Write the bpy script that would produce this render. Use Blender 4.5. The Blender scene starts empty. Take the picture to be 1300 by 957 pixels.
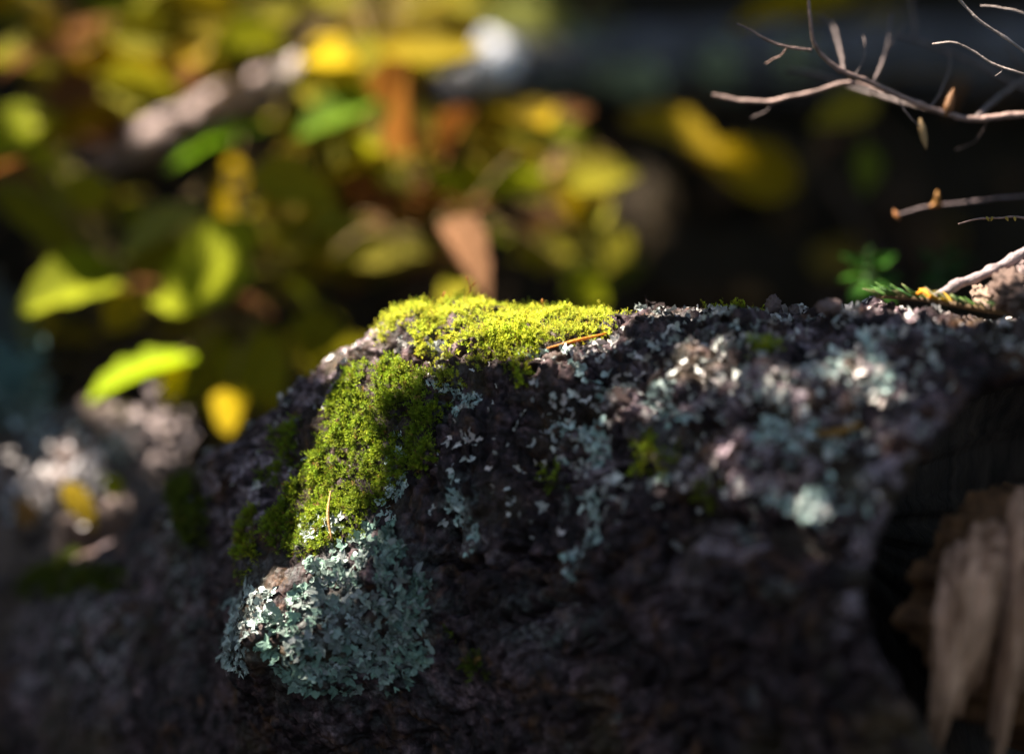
import bpy, math, random
import numpy as np
from mathutils import Vector, Matrix

random.seed(7)
rng = np.random.default_rng(11)
scene = bpy.context.scene
C = scene.collection

# ------------------------------------------------------------------ camera
LENS, FOCUS, PITCH = 85.0, 0.767, math.radians(12.0)
TARGET = np.array([0.0, 0.0, 0.17])
SP, CP = math.sin(PITCH), math.cos(PITCH)
RIGHT = np.array([1.0, 0, 0]); FWD = np.array([0, CP, -SP]); UP = np.array([0, SP, CP])
CAM = TARGET - FOCUS * FWD
KPX = 36.0 / (LENS * 1300.0)

cam_data = bpy.data.cameras.new('camera')
cam = bpy.data.objects.new('camera', cam_data); C.objects.link(cam)
cam_data.lens = LENS; cam_data.sensor_width = 36.0; cam_data.sensor_fit = 'HORIZONTAL'
cam_data.clip_start = 0.01; cam_data.clip_end = 500.0
cam.location = CAM.tolist(); cam.rotation_euler = (math.pi / 2 - PITCH, 0, 0)
cam_data.dof.use_dof = True; cam_data.dof.focus_distance = 0.746; cam_data.dof.aperture_fstop = 2.95
scene.camera = cam

# ------------------------------------------------------------------ light
SUN = np.array([-0.55, 0.10, 0.80]); SUN /= np.linalg.norm(SUN)      # towards the sun: from the left, a little behind the log
world = bpy.data.worlds.new('World'); scene.world = world; world.use_nodes = True
wn = world.node_tree.nodes; wl = world.node_tree.links
bg = wn['Background']
sky = wn.new('ShaderNodeTexSky'); sky.sky_type = 'NISHITA'; sky.sun_disc = False
sky.sun_elevation = math.asin(SUN[2]); sky.sun_rotation = math.atan2(SUN[0], SUN[1])
wl.new(sky.outputs['Color'], bg.inputs['Color']); bg.inputs['Strength'].default_value = 0.05
sl = bpy.data.lights.new('sun', 'SUN'); sl.energy = 5.0; sl.angle = math.radians(0.53); sl.color = (1.0, 0.93, 0.8)
so = bpy.data.objects.new('sun', sl); C.objects.link(so); so.location = (-2, 1.5, 3)
so.rotation_euler = Vector((-SUN).tolist()).to_track_quat('-Z', 'Y').to_euler()
scene.view_settings.view_transform = 'Standard'; scene.view_settings.look = 'None'
scene.view_settings.exposure = 2.55; scene.view_settings.gamma = 1.0; scene.view_settings.use_curve_mapping = False
scene.render.engine = 'CYCLES'
scene.cycles.use_denoising = True
scene.cycles.max_bounces = 6; scene.cycles.transmission_bounces = 4
scene.cycles.sample_clamp_indirect = 6.0

# ------------------------------------------------------------------ mapping between the picture and the place
def P(px, py, D):
    """World point seen at picture position (px, py) of the 1300x957 photograph, D metres along the view axis."""
    px = np.asarray(px, float); py = np.asarray(py, float); D = np.asarray(D, float)
    return CAM + D[..., None] * FWD + ((px - 650) * KPX * D)[..., None] * RIGHT - ((py - 478.5) * KPX * D)[..., None] * UP
def PX(w):
    q = np.asarray(w) - CAM
    D = q @ FWD
    return 650 + (q @ RIGHT) / (D * KPX), 478.5 - (q @ UP) / (D * KPX), D

# ------------------------------------------------------------------ noise
_G = rng.normal(size=(256, 3)); _G /= np.linalg.norm(_G, axis=1)[:, None]
_PERM = rng.permutation(256)
def _h(ix, iy, iz):
    return _PERM[(_PERM[(_PERM[ix & 255] + iy) & 255] + iz) & 255]
def perlin(p):
    p = np.asarray(p, float); i = np.floor(p).astype(np.int64); f = p - i
    u = f * f * f * (f * (f * 6 - 15) + 10)
    out = 0
    for dx in (0, 1):
        wx = u[:, 0] if dx else 1 - u[:, 0]
        for dy in (0, 1):
            wy = u[:, 1] if dy else 1 - u[:, 1]
            for dz in (0, 1):
                wz = u[:, 2] if dz else 1 - u[:, 2]
                g = _G[_h(i[:, 0] + dx, i[:, 1] + dy, i[:, 2] + dz)]
                d = g[:, 0] * (f[:, 0] - dx) + g[:, 1] * (f[:, 1] - dy) + g[:, 2] * (f[:, 2] - dz)
                out = out + wx * wy * wz * d
    return out * 1.5
def fbm(p, n=3):
    o = 0; a = 1.0
    for k in range(n):
        o = o + a * perlin(np.asarray(p) * (2.03 ** k) + 7.7 * k); a *= 0.5
    return o
def voronoi2(a, b):
    ia = np.floor(a).astype(np.int64); ib = np.floor(b).astype(np.int64)
    f1 = np.full(a.shape, 9.0); f2 = np.full(a.shape, 9.0); cid = np.zeros(a.shape, np.int64)
    for da in (-1, 0, 1):
        for db in (-1, 0, 1):
            h = _h(ia + da, ib + db, ib * 0 + 3)
            qa = ia + da + 0.5 + 0.42 * _G[h, 0]; qb = ib + db + 0.5 + 0.42 * _G[h, 1]
            d = np.hypot(a - qa, b - qb)
            new = d < f1
            f2 = np.where(new, f1, np.minimum(f2, d)); cid = np.where(new, h, cid); f1 = np.where(new, d, f1)
    return f1, f2, cid
def sstep(a, b, x):
    t = np.clip((x - a) / (b - a), 0, 1); return t * t * (3 - 2 * t)
def sdpoly(px, py, poly):
    """Signed distance in picture units, positive inside."""
    poly = np.asarray(poly, float); n = len(poly)
    best = np.full(px.shape, 1e9); inside = np.zeros(px.shape, bool)
    for k in range(n):
        x0, y0 = poly[k]; x1, y1 = poly[(k + 1) % n]
        ex, ey = x1 - x0, y1 - y0
        t = np.clip(((px - x0) * ex + (py - y0) * ey) / (ex * ex + ey * ey), 0, 1)
        best = np.minimum(best, np.hypot(px - x0 - t * ex, py - y0 - t * ey))
        c = ((y0 > py) != (y1 > py)) & (px < (x1 - x0) * (py - y0) / (y1 - y0 + 1e-12) + x0)
        inside ^= c
    return np.where(inside, best, -best)
def sdline(px, py, pts):
    best = np.full(px.shape, 1e9)
    for (x0, y0), (x1, y1) in zip(pts[:-1], pts[1:]):
        ex, ey = x1 - x0, y1 - y0
        t = np.clip(((px - x0) * ex + (py - y0) * ey) / (ex * ex + ey * ey), 0, 1)
        best = np.minimum(best, np.hypot(px - x0 - t * ex, py - y0 - t * ey))
    return best
def catmull(pts, n, closed=False):
    pts = np.asarray(pts, float)
    if closed: q = np.vstack([pts[-1:], pts, pts[:2]]); m = len(pts)
    else: q = np.vstack([2 * pts[:1] - pts[1:2], pts, 2 * pts[-1:] - pts[-2:-1]]); m = len(pts) - 1
    t = np.linspace(0, m, n, endpoint=not closed); i = np.minimum(t.astype(int), m - 1); f = (t - i)[:, None]
    a, b, c, d = q[i], q[i + 1], q[i + 2], q[i + 3]
    return 0.5 * (2 * b + (c - a) * f + (2 * a - 5 * b + 4 * c - d) * f ** 2 + (3 * b - a - 3 * c + d) * f ** 3)

# ------------------------------------------------------------------ mesh helpers
def make_mesh(name, verts, faces, smooth=True, tint=None):
    """faces: an (N,3) or (N,4) array or a list of such arrays; tint: (N,3) per-vertex colour attribute."""
    verts = np.asarray(verts, np.float32)
    if isinstance(faces, np.ndarray): faces = [faces]
    me = bpy.data.meshes.new(name)
    me.vertices.add(len(verts)); me.vertices.foreach_set('co', verts.ravel())
    idx = np.concatenate([np.asarray(f, np.int32).ravel() for f in faces])
    tot = np.concatenate([np.full(len(f), np.asarray(f).shape[1], np.int32) for f in faces])
    st = np.concatenate([[0], np.cumsum(tot)[:-1]]).astype(np.int32)
    me.loops.add(len(idx)); me.loops.foreach_set('vertex_index', idx)
    me.polygons.add(len(tot)); me.polygons.foreach_set('loop_start', st); me.polygons.foreach_set('loop_total', tot)
    me.polygons.foreach_set('use_smooth', np.full(len(tot), smooth, bool))
    me.update(calc_edges=True)
    if tint is not None:
        at = me.attributes.new('tint', 'FLOAT_COLOR', 'POINT')
        at.data.foreach_set('color', np.c_[tint, np.ones(len(tint))].astype(np.float32).ravel())
    return me
def obj(name, me, mat=None, parent=None, color=None):
    o = bpy.data.objects.new(name, me); C.objects.link(o)
    if mat is not None and me is not None and len(me.materials) == 0: me.materials.append(mat)
    if parent is not None: o.parent = parent
    if color is not None: o.color = (*color, 1)
    return o
def thing(name, label, cat, loc=(0, 0, 0), group=None):
    o = bpy.data.objects.new(name, None); C.objects.link(o); o.location = tuple(float(q_) for q_ in loc)
    o.empty_display_size = 0.02
    return tag(o, label, cat, group)
def tag(o, label, cat, group=None, kind=None):
    o['label'] = label; o['category'] = cat
    if group: o['group'] = group
    if kind: o['kind'] = kind
    return o
def tube(pts, radii, sides=7, n=None, wob=0.0, caps=True, nodes=False):
    pts = np.asarray(pts, float)
    if n: 
        r = np.interp(np.linspace(0, 1, n), np.linspace(0, 1, len(pts)), np.broadcast_to(radii, (len(pts),)))
        pts = catmull(pts, n); radii = r
    radii = np.broadcast_to(np.asarray(radii, float), (len(pts),))
    if nodes:
        L = np.cumsum(np.linalg.norm(np.diff(pts, axis=0, prepend=pts[:1]), axis=1)); radii = radii.copy()
        for d in np.arange(0.008, L[-1], 0.011):
            d = d + rng.uniform(-.004, .004); radii = radii * (1 + 0.22 * np.exp(-((L - d) / 0.0011) ** 2))
        kink = np.c_[perlin(np.c_[L * 130, L * 0, L * 0 + radii[0] * 9e3]), perlin(np.c_[L * 130, L * 0 + 5, L * 0 + radii[0] * 9e3]), perlin(np.c_[L * 130, L * 0 + 9, L * 0 + radii[0] * 9e3])]
        pts = pts + kink * 0.0005 * sstep(0, 0.01, L)[:, None]
    t = np.gradient(pts, axis=0); t /= np.linalg.norm(t, axis=1)[:, None] + 1e-12
    ref = np.array([0.13, 0.21, 0.97]) if abs(t[:, 2]).mean() < 0.85 else np.array([0.97, 0.1, 0.2])
    a = np.cross(t, ref); a /= np.linalg.norm(a, axis=1)[:, None]; b = np.cross(t, a)
    ang = np.linspace(0, 2 * math.pi, sides, endpoint=False)
    ring = a[:, None] * np.cos(ang)[None, :, None] + b[:, None] * np.sin(ang)[None, :, None]
    rr = radii[:, None] * np.ones(sides)
    if wob: 
        q = (pts[:, None] + ring * rr[..., None]).reshape(-1, 3)
        rr = rr * (1 + wob * perlin(q / (radii.mean() * 2.2)).reshape(rr.shape) + wob * 0.6 * perlin(q / (radii.mean() * 0.7)).reshape(rr.shape))
    v = (pts[:, None] + ring * rr[..., None]).reshape(-1, 3)
    m = len(pts); i = np.arange(m - 1)[:, None] * sides; k = np.arange(sides)[None]; k2 = (k + 1) % sides
    q = np.stack([i + k, i + k2, i + sides + k2, i + sides + k], -1).reshape(-1, 4)
    if not caps: return v, [q]
    v = np.vstack([v, pts[:1], pts[-1:]]); c0, c1 = m * sides, m * sides + 1
    kk = np.arange(sides); kn = (kk + 1) % sides
    tri = np.vstack([np.c_[np.full(sides, c0), kn, kk], np.c_[np.full(sides, c1), (m - 1) * sides + kk, (m - 1) * sides + kn]])
    return v, [q, tri]
def scatter(name, protos, which, pos, frames, scale, mat, tints, parent=None, tip_tint=None):
    """One mesh of many small copies; protos: (verts, tris[, grad]); tints per copy; grad blends towards tip_tint."""
    V, F, T = [], [], []; off = 0
    for k, pr in enumerate(protos):
        s = np.where(which == k)[0]
        if not len(s): continue
        v, f = pr[0], pr[1]
        w = np.einsum('nij,mj->nmi', frames[s], v) * scale[s][:, None, None] + pos[s][:, None]
        V.append(w.reshape(-1, 3)); F.append((f[None] + (np.arange(len(s)) * len(v))[:, None, None]).reshape(-1, 3) + off)
        tt = np.repeat(tints[s][:, None], len(v), 1)
        if tip_tint is not None and len(pr) > 2:
            g = pr[2][None, :, None]; tt = tt * (1 - g) + tip_tint[s][:, None] * g
        T.append(tt.reshape(-1, 3)); off += len(s) * len(v)
    me = make_mesh(name, np.vstack(V), np.vstack(F), False, np.vstack(T))
    return obj(name, me, mat, parent)
def frames_from(nrm, spin, jitter=0.0):
    n = nrm + jitter * rng.normal(size=nrm.shape); n /= np.linalg.norm(n, axis=1)[:, None]
    ref = np.where(np.abs(n[:, 2:3]) < 0.9, [[0, 0, 1.0]], [[1.0, 0, 0]])
    a = np.cross(ref, n); a /= np.linalg.norm(a, axis=1)[:, None]; b = np.cross(n, a)
    c, s = np.cos(spin)[:, None], np.sin(spin)[:, None]
    x = a * c + b * s; y = -a * s + b * c
    return np.stack([x, y, n], -1)

# ------------------------------------------------------------------ materials
class M:
    def __init__(s, name):
        s.m = bpy.data.materials.new(name); s.m.use_nodes = True
        s.n = s.m.node_tree.nodes; s.l = s.m.node_tree.links
        s.b = s.n['Principled BSDF']; s.out = s.n['Material Output']
        s.tc = s.n.new('ShaderNodeTexCoord')
    def new(s, t, **k):
        nd = s.n.new(t)
        for a, v in k.items(): setattr(nd, a, v)
        return nd
    def noise(s, scale, detail=4, rough=0.6, vec=None, dist=0.0):
        nd = s.n.new('ShaderNodeTexNoise'); nd.inputs['Scale'].default_value = scale
        nd.inputs['Detail'].default_value = detail; nd.inputs['Roughness'].default_value = rough; nd.inputs['Distortion'].default_value = dist
        s.l.new(vec or s.tc.outputs['Object'], nd.inputs['Vector']); return nd.outputs['Fac']
    def ramp(s, fac, stops):
        nd = s.n.new('ShaderNodeValToRGB'); e = nd.color_ramp.elements
        while len(e) < len(stops): e.new(0.5)
        for k, (p, c) in enumerate(stops):
            e[k].position = p; e[k].color = (*c, 1) if isinstance(c, tuple) else (c, c, c, 1)
        s.l.new(fac, nd.inputs['Fac']); return nd.outputs['Color']
    def mix(s, fac, a, b, mode='MIX'):
        nd = s.n.new('ShaderNodeMix'); nd.data_type = 'RGBA'; nd.blend_type = mode
        for sock, v in ((nd.inputs[0], fac), (nd.inputs[6], a), (nd.inputs[7], b)):
            if isinstance(v, bpy.types.NodeSocket): s.l.new(v, sock)
            elif isinstance(v, tuple): sock.default_value = (*v, 1)
            else: sock.default_value = v
        return nd.outputs[2]
    def attr(s, name):
        nd = s.n.new('ShaderNodeAttribute'); nd.attribute_name = name; return nd.outputs['Color']
    def bump(s, h, dist, strength=1.0):
        nd = s.n.new('ShaderNodeBump'); nd.inputs['Distance'].default_value = dist; nd.inputs['Strength'].default_value = strength
        s.l.new(h, nd.inputs['Height']); s.l.new(nd.outputs['Normal'], s.b.inputs['Normal'])
    def col(s, c): s.l.new(c, s.b.inputs['Base Color'])
    def rough(s, r, spec=0.3): s.b.inputs['Roughness'].default_value = r; s.b.inputs['Specular IOR Level'].default_value = spec
    def translucent(s, c, amount):
        t = s.n.new('ShaderNodeBsdfTranslucent'); mx = s.n.new('ShaderNodeMixShader')
        mx.inputs['Fac'].default_value = amount
        s.l.new(c, t.inputs['Color']); s.l.new(s.b.outputs['BSDF'], mx.inputs[1]); s.l.new(t.outputs['BSDF'], mx.inputs[2])
        s.l.new(mx.outputs['Shader'], s.out.inputs['Surface'])

def mat_bark():
    m = M('bark')
    a = m.noise(45, 6, 0.65, dist=0.6); b = m.noise(170, 5, 0.7); c = m.noise(600, 3, 0.6)
    base = m.ramp(b, [(0.30, (0.004, 0.0025, 0.0029)), (0.48, (0.016, 0.0098, 0.0112)), (0.63, (0.062, 0.040, 0.046)), (0.82, (0.17, 0.115, 0.135))])
    pink = m.ramp(c, [(0.35, (0.05, 0.030, 0.036)), (0.7, (0.25, 0.165, 0.185))])
    f = m.ramp(a, [(0.55, 0.0), (0.66, 0.75)])
    col = m.mix(f, base, pink)
    brn = m.ramp(m.noise(70, 4, 0.6, dist=1.0), [(0.55, 0.0), (0.68, 0.7)])
    col = m.mix(brn, col, (0.105, 0.050, 0.024))
    mp = m.new('ShaderNodeMapping'); mp.inputs['Scale'].default_value = (1.0, 1.0, 0.16); m.l.new(m.tc.outputs['Object'], mp.inputs['Vector'])
    sv = m.noise(330, 4, 0.65, vec=mp.outputs['Vector'], dist=0.4)
    col = m.mix(0.85, col, m.ramp(sv, [(0.30, (0.45, 0.42, 0.42)), (0.52, (0.95, 0.9, 0.9)), (0.72, (2.1, 1.8, 1.65))]), 'MULTIPLY')
    sep = m.new('ShaderNodeSeparateColor'); m.l.new(m.attr('tint'), sep.inputs['Color'])
    big = m.noise(26, 3, 0.5, dist=0.5)
    col = m.mix(m.ramp(big, [(0.52, 0.0), (0.66, 0.6)]), col, m.mix(sv, (0.010, 0.008, 0.003), (0.095, 0.062, 0.030)))
    col = m.mix(sep.outputs['Green'], col, m.ramp(c, [(0.36, (0.07, 0.046, 0.055)), (0.56, (0.36, 0.26, 0.295)), (0.70, (0.68, 0.55, 0.58))]))
    col = m.mix(sep.outputs['Red'], col, m.ramp(c, [(0.40, (0.02, 0.021, 0.02)), (0.66, (0.34, 0.36, 0.34))]))
    m.col(col); m.rough(0.6, 0.15)
    h = m.mix(0.5, m.ramp(b, [(0.2, 0.0), (0.8, 1.0)]), m.ramp(c, [(0.2, 0.0), (0.8, 1.0)]))
    m.bump(h, 0.0008, 0.8)
    return m.m
def mat_tint(name, rough=0.8, trans=0.0, spec=0.2, var=0.25, scale=300):
    m = M(name); t = m.attr('tint')
    v = m.ramp(m.noise(scale, 3), [(0.3, 1.0 - var), (0.7, 1.0 + var)])
    c = m.mix(1.0, t, v, 'MULTIPLY'); m.col(c); m.rough(rough, spec)
    if trans: m.translucent(c, trans)
    return m.m
def mat_objcol(name, rough=0.6, trans=0.0, scale=40, var=0.3, spec=0.3, blotch=None):
    m = M(name); oi = m.new('ShaderNodeObjectInfo')
    v = m.ramp(m.noise(scale, 4, 0.6), [(0.3, 1.0 - var), (0.7, 1.0 + var)])
    c = m.mix(1.0, oi.outputs['Color'], v, 'MULTIPLY')
    if blotch:
        f = m.ramp(m.noise(scale * 1.7, 3, 0.6, dist=0.8), [(0.56, 0.0), (0.7, 0.8)])
        c = m.mix(f, c, blotch)
    m.col(c); m.rough(rough, spec); m.bump(m.noise(scale * 5, 3), 0.3 / scale, 0.4)
    if trans: m.translucent(c, trans)
    return m.m
def mat_wood(name, lo, hi, scale=60):
    m = M(name)
    mp = m.new('ShaderNodeMapping'); mp.inputs['Scale'].default_value = (1.0, 1.0, 0.16); m.l.new(m.tc.outputs['Object'], mp.inputs['Vector'])
    a = m.noise(scale * 2.5, 5, 0.65, vec=mp.outputs['Vector'], dist=0.5)
    m.col(m.ramp(a, [(0.3, lo), (0.7, hi)])); m.rough(0.8, 0.2); m.bump(a, 0.002, 0.8)
    return m.m
def mat_ground():
    m = M('forest_floor'); a = m.noise(14, 7, 0.7); b = m.noise(70, 4, 0.7)
    c = m.ramp(a, [(0.3, (0.007, 0.005, 0.003)), (0.55, (0.018, 0.012, 0.007)), (0.75, (0.04, 0.026, 0.013))])
    c = m.mix(0.5, c, m.ramp(b, [(0.3, (0.005, 0.004, 0.003)), (0.7, (0.04, 0.028, 0.015))]))
    m.col(c); m.rough(0.95, 0.1); m.bump(b, 0.02, 0.8); return m.m

BARK = mat_bark()
MOSS = mat_tint('moss_leaf', 0.7, 0.38, 0.15)
LICHEN = mat_tint('lichen_thallus', 0.9, 0.0, 0.1, 0.22, 700)
LICHENC = mat_objcol('lichen_lobe', 0.9, 0.0, 500, 0.25, 0.1)
LEAF = mat_objcol('autumn_leaf', 0.6, 0.5, 45, 0.4, 0.1, (0.20, 0.10, 0.01))
DRYLEAF = mat_objcol('dry_leaf', 0.7, 0.3, 60, 0.35, 0.2, (0.09, 0.035, 0.012))
NEEDLE = mat_objcol('needle', 0.5, 0.25, 300, 0.2, 0.3)
TWIG = mat_objcol('dead_twig_bark', 0.6, 0.0, 260, 0.45, 0.35)
FAR_BARK = mat_objcol('weathered_bark', 0.8, 0.0, 45, 0.6, 0.2, (0.03, 0.026, 0.024))
STEM = mat_objcol('stem', 0.7, 0.0, 100, 0.3)
CROWN = mat_tint('crown_leaf', 0.55, 0.4, 0.3, 0.2, 30)
LITTER = mat_tint('litter_leaf', 0.8, 0.25, 0.15, 0.3, 60)
WOOD = mat_wood('rotten_wood', (0.10, 0.042, 0.019), (0.70, 0.40, 0.27))
GROUND = mat_ground()
CORE = mat_wood('brown_rot', (0.04, 0.016, 0.007), (0.26, 0.12, 0.055))
ROT = mat_wood('shade_dark_rot', (0.010, 0.007, 0.007), (0.05, 0.034, 0.028))  # rotten wall darkened so the void's shade sits in its colour

# ------------------------------------------------------------------ ground: a forest floor that climbs into a bank behind the log
def ground_z(x, y):
    x = np.asarray(x, float); y = np.asarray(y, float)
    r = y - 0.20 - 0.10 * np.sin(x * 2.1 + 0.6)
    rise = np.where(r > 0, 0.75 * (np.sqrt(r * r + 0.02) - 0.1414), 0)
    rise = np.where(rise > 3.0, 3.0 + 0.12 * (rise - 3.0), rise)
    q = np.stack([x, y, x * 0], -1).reshape(-1, 3)
    n = (0.03 * fbm(q * 4, 3) + 0.25 * fbm(q * 0.25, 2) * np.clip((np.hypot(q[:, 0], q[:, 1]) - 2) / 6, 0, 1)).reshape(x.shape)
    return rise + n
ax = np.concatenate([np.linspace(-60, -2, 40)[:-1], np.linspace(-2, 2, 161), np.linspace(2, 60, 40)[1:]])
ay = np.concatenate([np.linspace(-60, -1.5, 36)[:-1], np.linspace(-1.5, 3, 181), np.linspace(3, 80, 50)[1:]])
gx, gy = np.meshgrid(ax, ay); gz = ground_z(gx, gy)
nx, ny = len(ax), len(ay)
ii = (np.arange(ny - 1)[:, None] * nx + np.arange(nx - 1)[None]).ravel()
go = obj('ground', make_mesh('ground', np.c_[gx.ravel(), gy.ravel(), gz.ravel()], np.c_[ii, ii + 1, ii + nx + 1, ii + nx]), GROUND)
go['kind'] = 'structure'; go['label'] = 'dark forest floor climbing into a shaded bank behind the log'

# ------------------------------------------------------------------ the fallen log
def keyed(x, xp, fp, sig=30):
    g = np.arange(xp[0] - 200, xp[-1] + 200, 5.0)
    sl0 = (fp[1] - fp[0]) / (xp[1] - xp[0]); sl1 = (fp[-1] - fp[-2]) / (xp[-1] - xp[-2])
    v = np.interp(g, xp, fp); v = np.where(g < xp[0], fp[0] + sl0 * (g - xp[0]), v); v = np.where(g > xp[-1], fp[-1] + sl1 * (g - xp[-1]), v)
    k = np.exp(-0.5 * (np.arange(-20, 21) * 5.0 / sig) ** 2); k /= k.sum()
    v = np.convolve(np.pad(v, 20, 'reflect', reflect_type='odd'), k, 'valid')
    return np.interp(x, g, v)
KX = [-160, 0, 100, 200, 300, 370, 450, 520, 600, 700, 800, 900, 1000, 1120, 1300, 1500, 1700]
KY = [880, 775, 715, 652, 582, 508, 447, 412, 396, 400, 407, 403, 398, 397, 408, 426, 446]
KD = [.25, .19, .15, .112, .078, .056, .036, .02, .009, -.001, -.012, -.020, -.028, -.037, -.049, -.064, -.080]
KF = [.55, .6, .65, .72, .82, .9, .96, 1, 1.04, 1.12, 1.32, 1.58, 1.82, 2.0, 2.1, 2.1, 2.1]      # how far the front bulges
KH = [.6, .68, .75, .82, .9, .95, 1, 1, 1, 1, 1, 1, 1, 1, 1, 1, 1]
PROF = [(0, 0), (.014, -.004), (.028, -.017), (.037, -.038), (.043, -.065), (.045, -.095), (.042, -.125), (.03, -.158), (0, -.182),
        (-.04, -.188), (-.085, -.17), (-.115, -.13), (-.122, -.085), (-.1, -.04), (-.06, -.012), (-.025, -.0015)]
prof = catmull(PROF, 1600, True)
pt = np.arange(1600) / 1600.0
# samples round the section: dense from just behind the crest to below the picture, coarse elsewhere
tv = np.concatenate([np.linspace(-0.045, 0.43, 440), np.linspace(0.43, 0.955, 62)[1:-1]]) % 1.0
NV = len(tv)
pb = np.interp(tv, np.append(pt, 1), np.append(prof[:, 0], prof[0, 0])); ph = np.interp(tv, np.append(pt, 1), np.append(prof[:, 1], prof[0, 1]))
front = np.where(tv > 0.9, tv - 1, tv); isfront = (front < 0.45)

def log_surface(s, b, h):
    """Points (camera-aligned axes) of the smooth log: s along it, (b, h) in the section."""
    D = FOCUS + keyed(s, KX, KD); X = (s - 650) * KPX * D; U = -(keyed(s, KX, KY) - 478.5) * KPX * D
    e = 4.0; D2 = FOCUS + keyed(s + e, KX, KD); X2 = (s + e - 650) * KPX * D2
    tx, td = X2 - X, D2 - D; L = np.hypot(tx, td); tx, td = tx / L, td / L
    bs = b * np.where(b > 0, keyed(s, KX, KF), 1.0); hs = h * keyed(s, KX, KH)
    # front direction lies across the log: (td, -tx)
    return np.stack([X + bs * td, U + hs, D + bs * (-tx)], -1)
def cam2world(q): return CAM + q[..., 0:1] * RIGHT + q[..., 1:2] * UP + q[..., 2:3] * FWD
# where the broken end is cut, for each line along the log
RIM_Y = [300, 430, 470, 540, 600, 660, 720, 760, 830, 900, 1000, 1150]
RIM_X = [1440, 1330, 1235, 1170, 1135, 1108, 1082, 1074, 1092, 1130, 1190, 1300]
sgrid = np.arange(900, 1640, 4.0); send = np.zeros(NV)
for j in range(NV):
    q = log_surface(sgrid, np.full_like(sgrid, pb[j]), np.full_like(sgrid, ph[j]))
    ppx = 650 + q[:, 0] / (q[:, 2] * KPX); ppy = 478.5 - q[:, 1] / (q[:, 2] * KPX)
    d = ppx - np.interp(ppy, RIM_Y, RIM_X)
    send[j] = sgrid[np.argmax(d > 0)] if (d > 0).any() else 1500
back = ~isfront
send[back] = np.interp(tv[back], [tv[isfront & (tv < .9)].max(), 0.6, 0.8, 0.955], [send[isfront & (tv < .9)][-1], 1480, 1500, send[0]])
kk = np.ones(31) / 31; send = np.convolve(np.concatenate([send[-15:], send, send[:15]]), kk, 'valid')
NU = 740
un = np.linspace(0, 1, NU)
S = -150 + un[:, None] * (send[None] + 150)
q = log_surface(S, np.broadcast_to(pb, S.shape), np.broadcast_to(ph, S.shape))
px0 = 650 + q[..., 0] / (q[..., 2] * KPX); py0 = 478.5 - q[..., 1] / (q[..., 2] * KPX)
FR = np.broadcast_to(isfront, S.shape).astype(float)
def gauss(cx, cy, rx, ry): return np.exp(-((px0 - cx) / rx) ** 2 - ((py0 - cy) / ry) ** 2) * FR
# the burl at the lower left: swells towards the viewer's left, with a hollow beside it
w = gauss(395, 815, 95, 105); q[..., 0] -= 0.016 * w; q[..., 2] -= 0.018 * w
w = gauss(235, 800, 70, 130); q[..., 2] += 0.013 * w; q[..., 0] += 0.004 * w
Wd = cam2world(q)
def grid_normals(W):
    du = np.gradient(W, axis=0); dv = np.roll(W, -1, 1) - np.roll(W, 1, 1)
    n = np.cross(dv, du); n /= np.linalg.norm(n, axis=2)[..., None] + 1e-12
    return n
N0 = grid_normals(Wd)
if (N0[NU // 2, 200] @ (CAM - Wd[NU // 2, 200])) < 0: N0 = -N0
flip = (np.cross(np.roll(Wd, -1, 1) - Wd, np.gradient(Wd, axis=0))[NU // 2, 200] @ N0[NU // 2, 200]) < 0
Af = Wd.reshape(-1, 3)
arc_a = np.cumsum(np.linalg.norm(np.diff(Wd, axis=0, prepend=Wd[:1]), axis=2), 0).ravel()
arc_c = np.cumsum(np.linalg.norm(np.diff(Wd, axis=1, prepend=Wd[:, :1]), axis=2), 1).ravel()
# masks of what grows on it, laid out on the log's own surface
wx = px0 + (16 * fbm(Af * 90, 3) + 6 * perlin(Af * 420)).reshape(px0.shape)
wy = py0 + (15 * fbm(Af * 90 + 31, 3) + 6 * perlin(Af * 420 + 9)).reshape(px0.shape)
MOSS_FRONT = [(522, 458), (548, 472), (562, 500), (556, 545), (546, 592), (512, 604), (494, 640), (472, 668), (446, 700), (412, 712), (378, 704), (346, 690),
              (352, 655), (372, 620), (386, 580), (402, 530), (430, 488), (470, 466), (500, 460)]
MOSS_STRIP = [(372, 520), (384, 540), (366, 590), (346, 618), (334, 600), (350, 548)]
MOSS_TOP = [(545, 470), (520, 462), (482, 440), (488, 408), (520, 392), (560, 372), (620, 366), (700, 372), (752, 384), (806, 400), (772, 414), (735, 434),
            (694, 444), (650, 442), (628, 462), (600, 486), (566, 492)]
TUFTS = [(657, 472, 13, 16), (932, 388, 26, 16), (830, 576, 26, 24), (900, 615, 14, 13), (700, 604, 12, 10), (965, 452, 14, 8), (655, 440, 40, 14),
         (592, 800, 10, 7), (612, 842, 10, 9), (330, 690, 9, 40), (75, 738, 70, 16), (232, 640, 14, 46)]
d_front = sdpoly(wx, wy, MOSS_FRONT); d_strip = sdpoly(wx, wy, MOSS_STRIP); d_top = sdpoly(wx, wy, MOSS_TOP)
bare = np.zeros_like(px0)
for cx, cy, rx, ry in ((514, 442, 24, 16), (562, 430, 15, 11), (545, 458, 22, 8), (606, 448, 24, 12), (630, 404, 18, 6), (592, 472, 18, 10), (516, 545, 12, 26), (470, 500, 10, 8), (440, 590, 8, 12), (500, 456, 42, 10), (565, 458, 30, 8)):
    bare = np.maximum(bare, np.exp(-((wx - cx) / rx) ** 2 - ((wy - cy) / ry) ** 2))
mmask = np.maximum.reduce([sstep(-2, 12, d_front) * (1 - 0.0 * d_front), sstep(-2, 8, d_strip) * 0.8, sstep(-2, 14, d_top)])
mmask = mmask * (1 - sstep(0.22, 0.5, bare)) * FR
tmask = np.zeros_like(px0)
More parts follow.
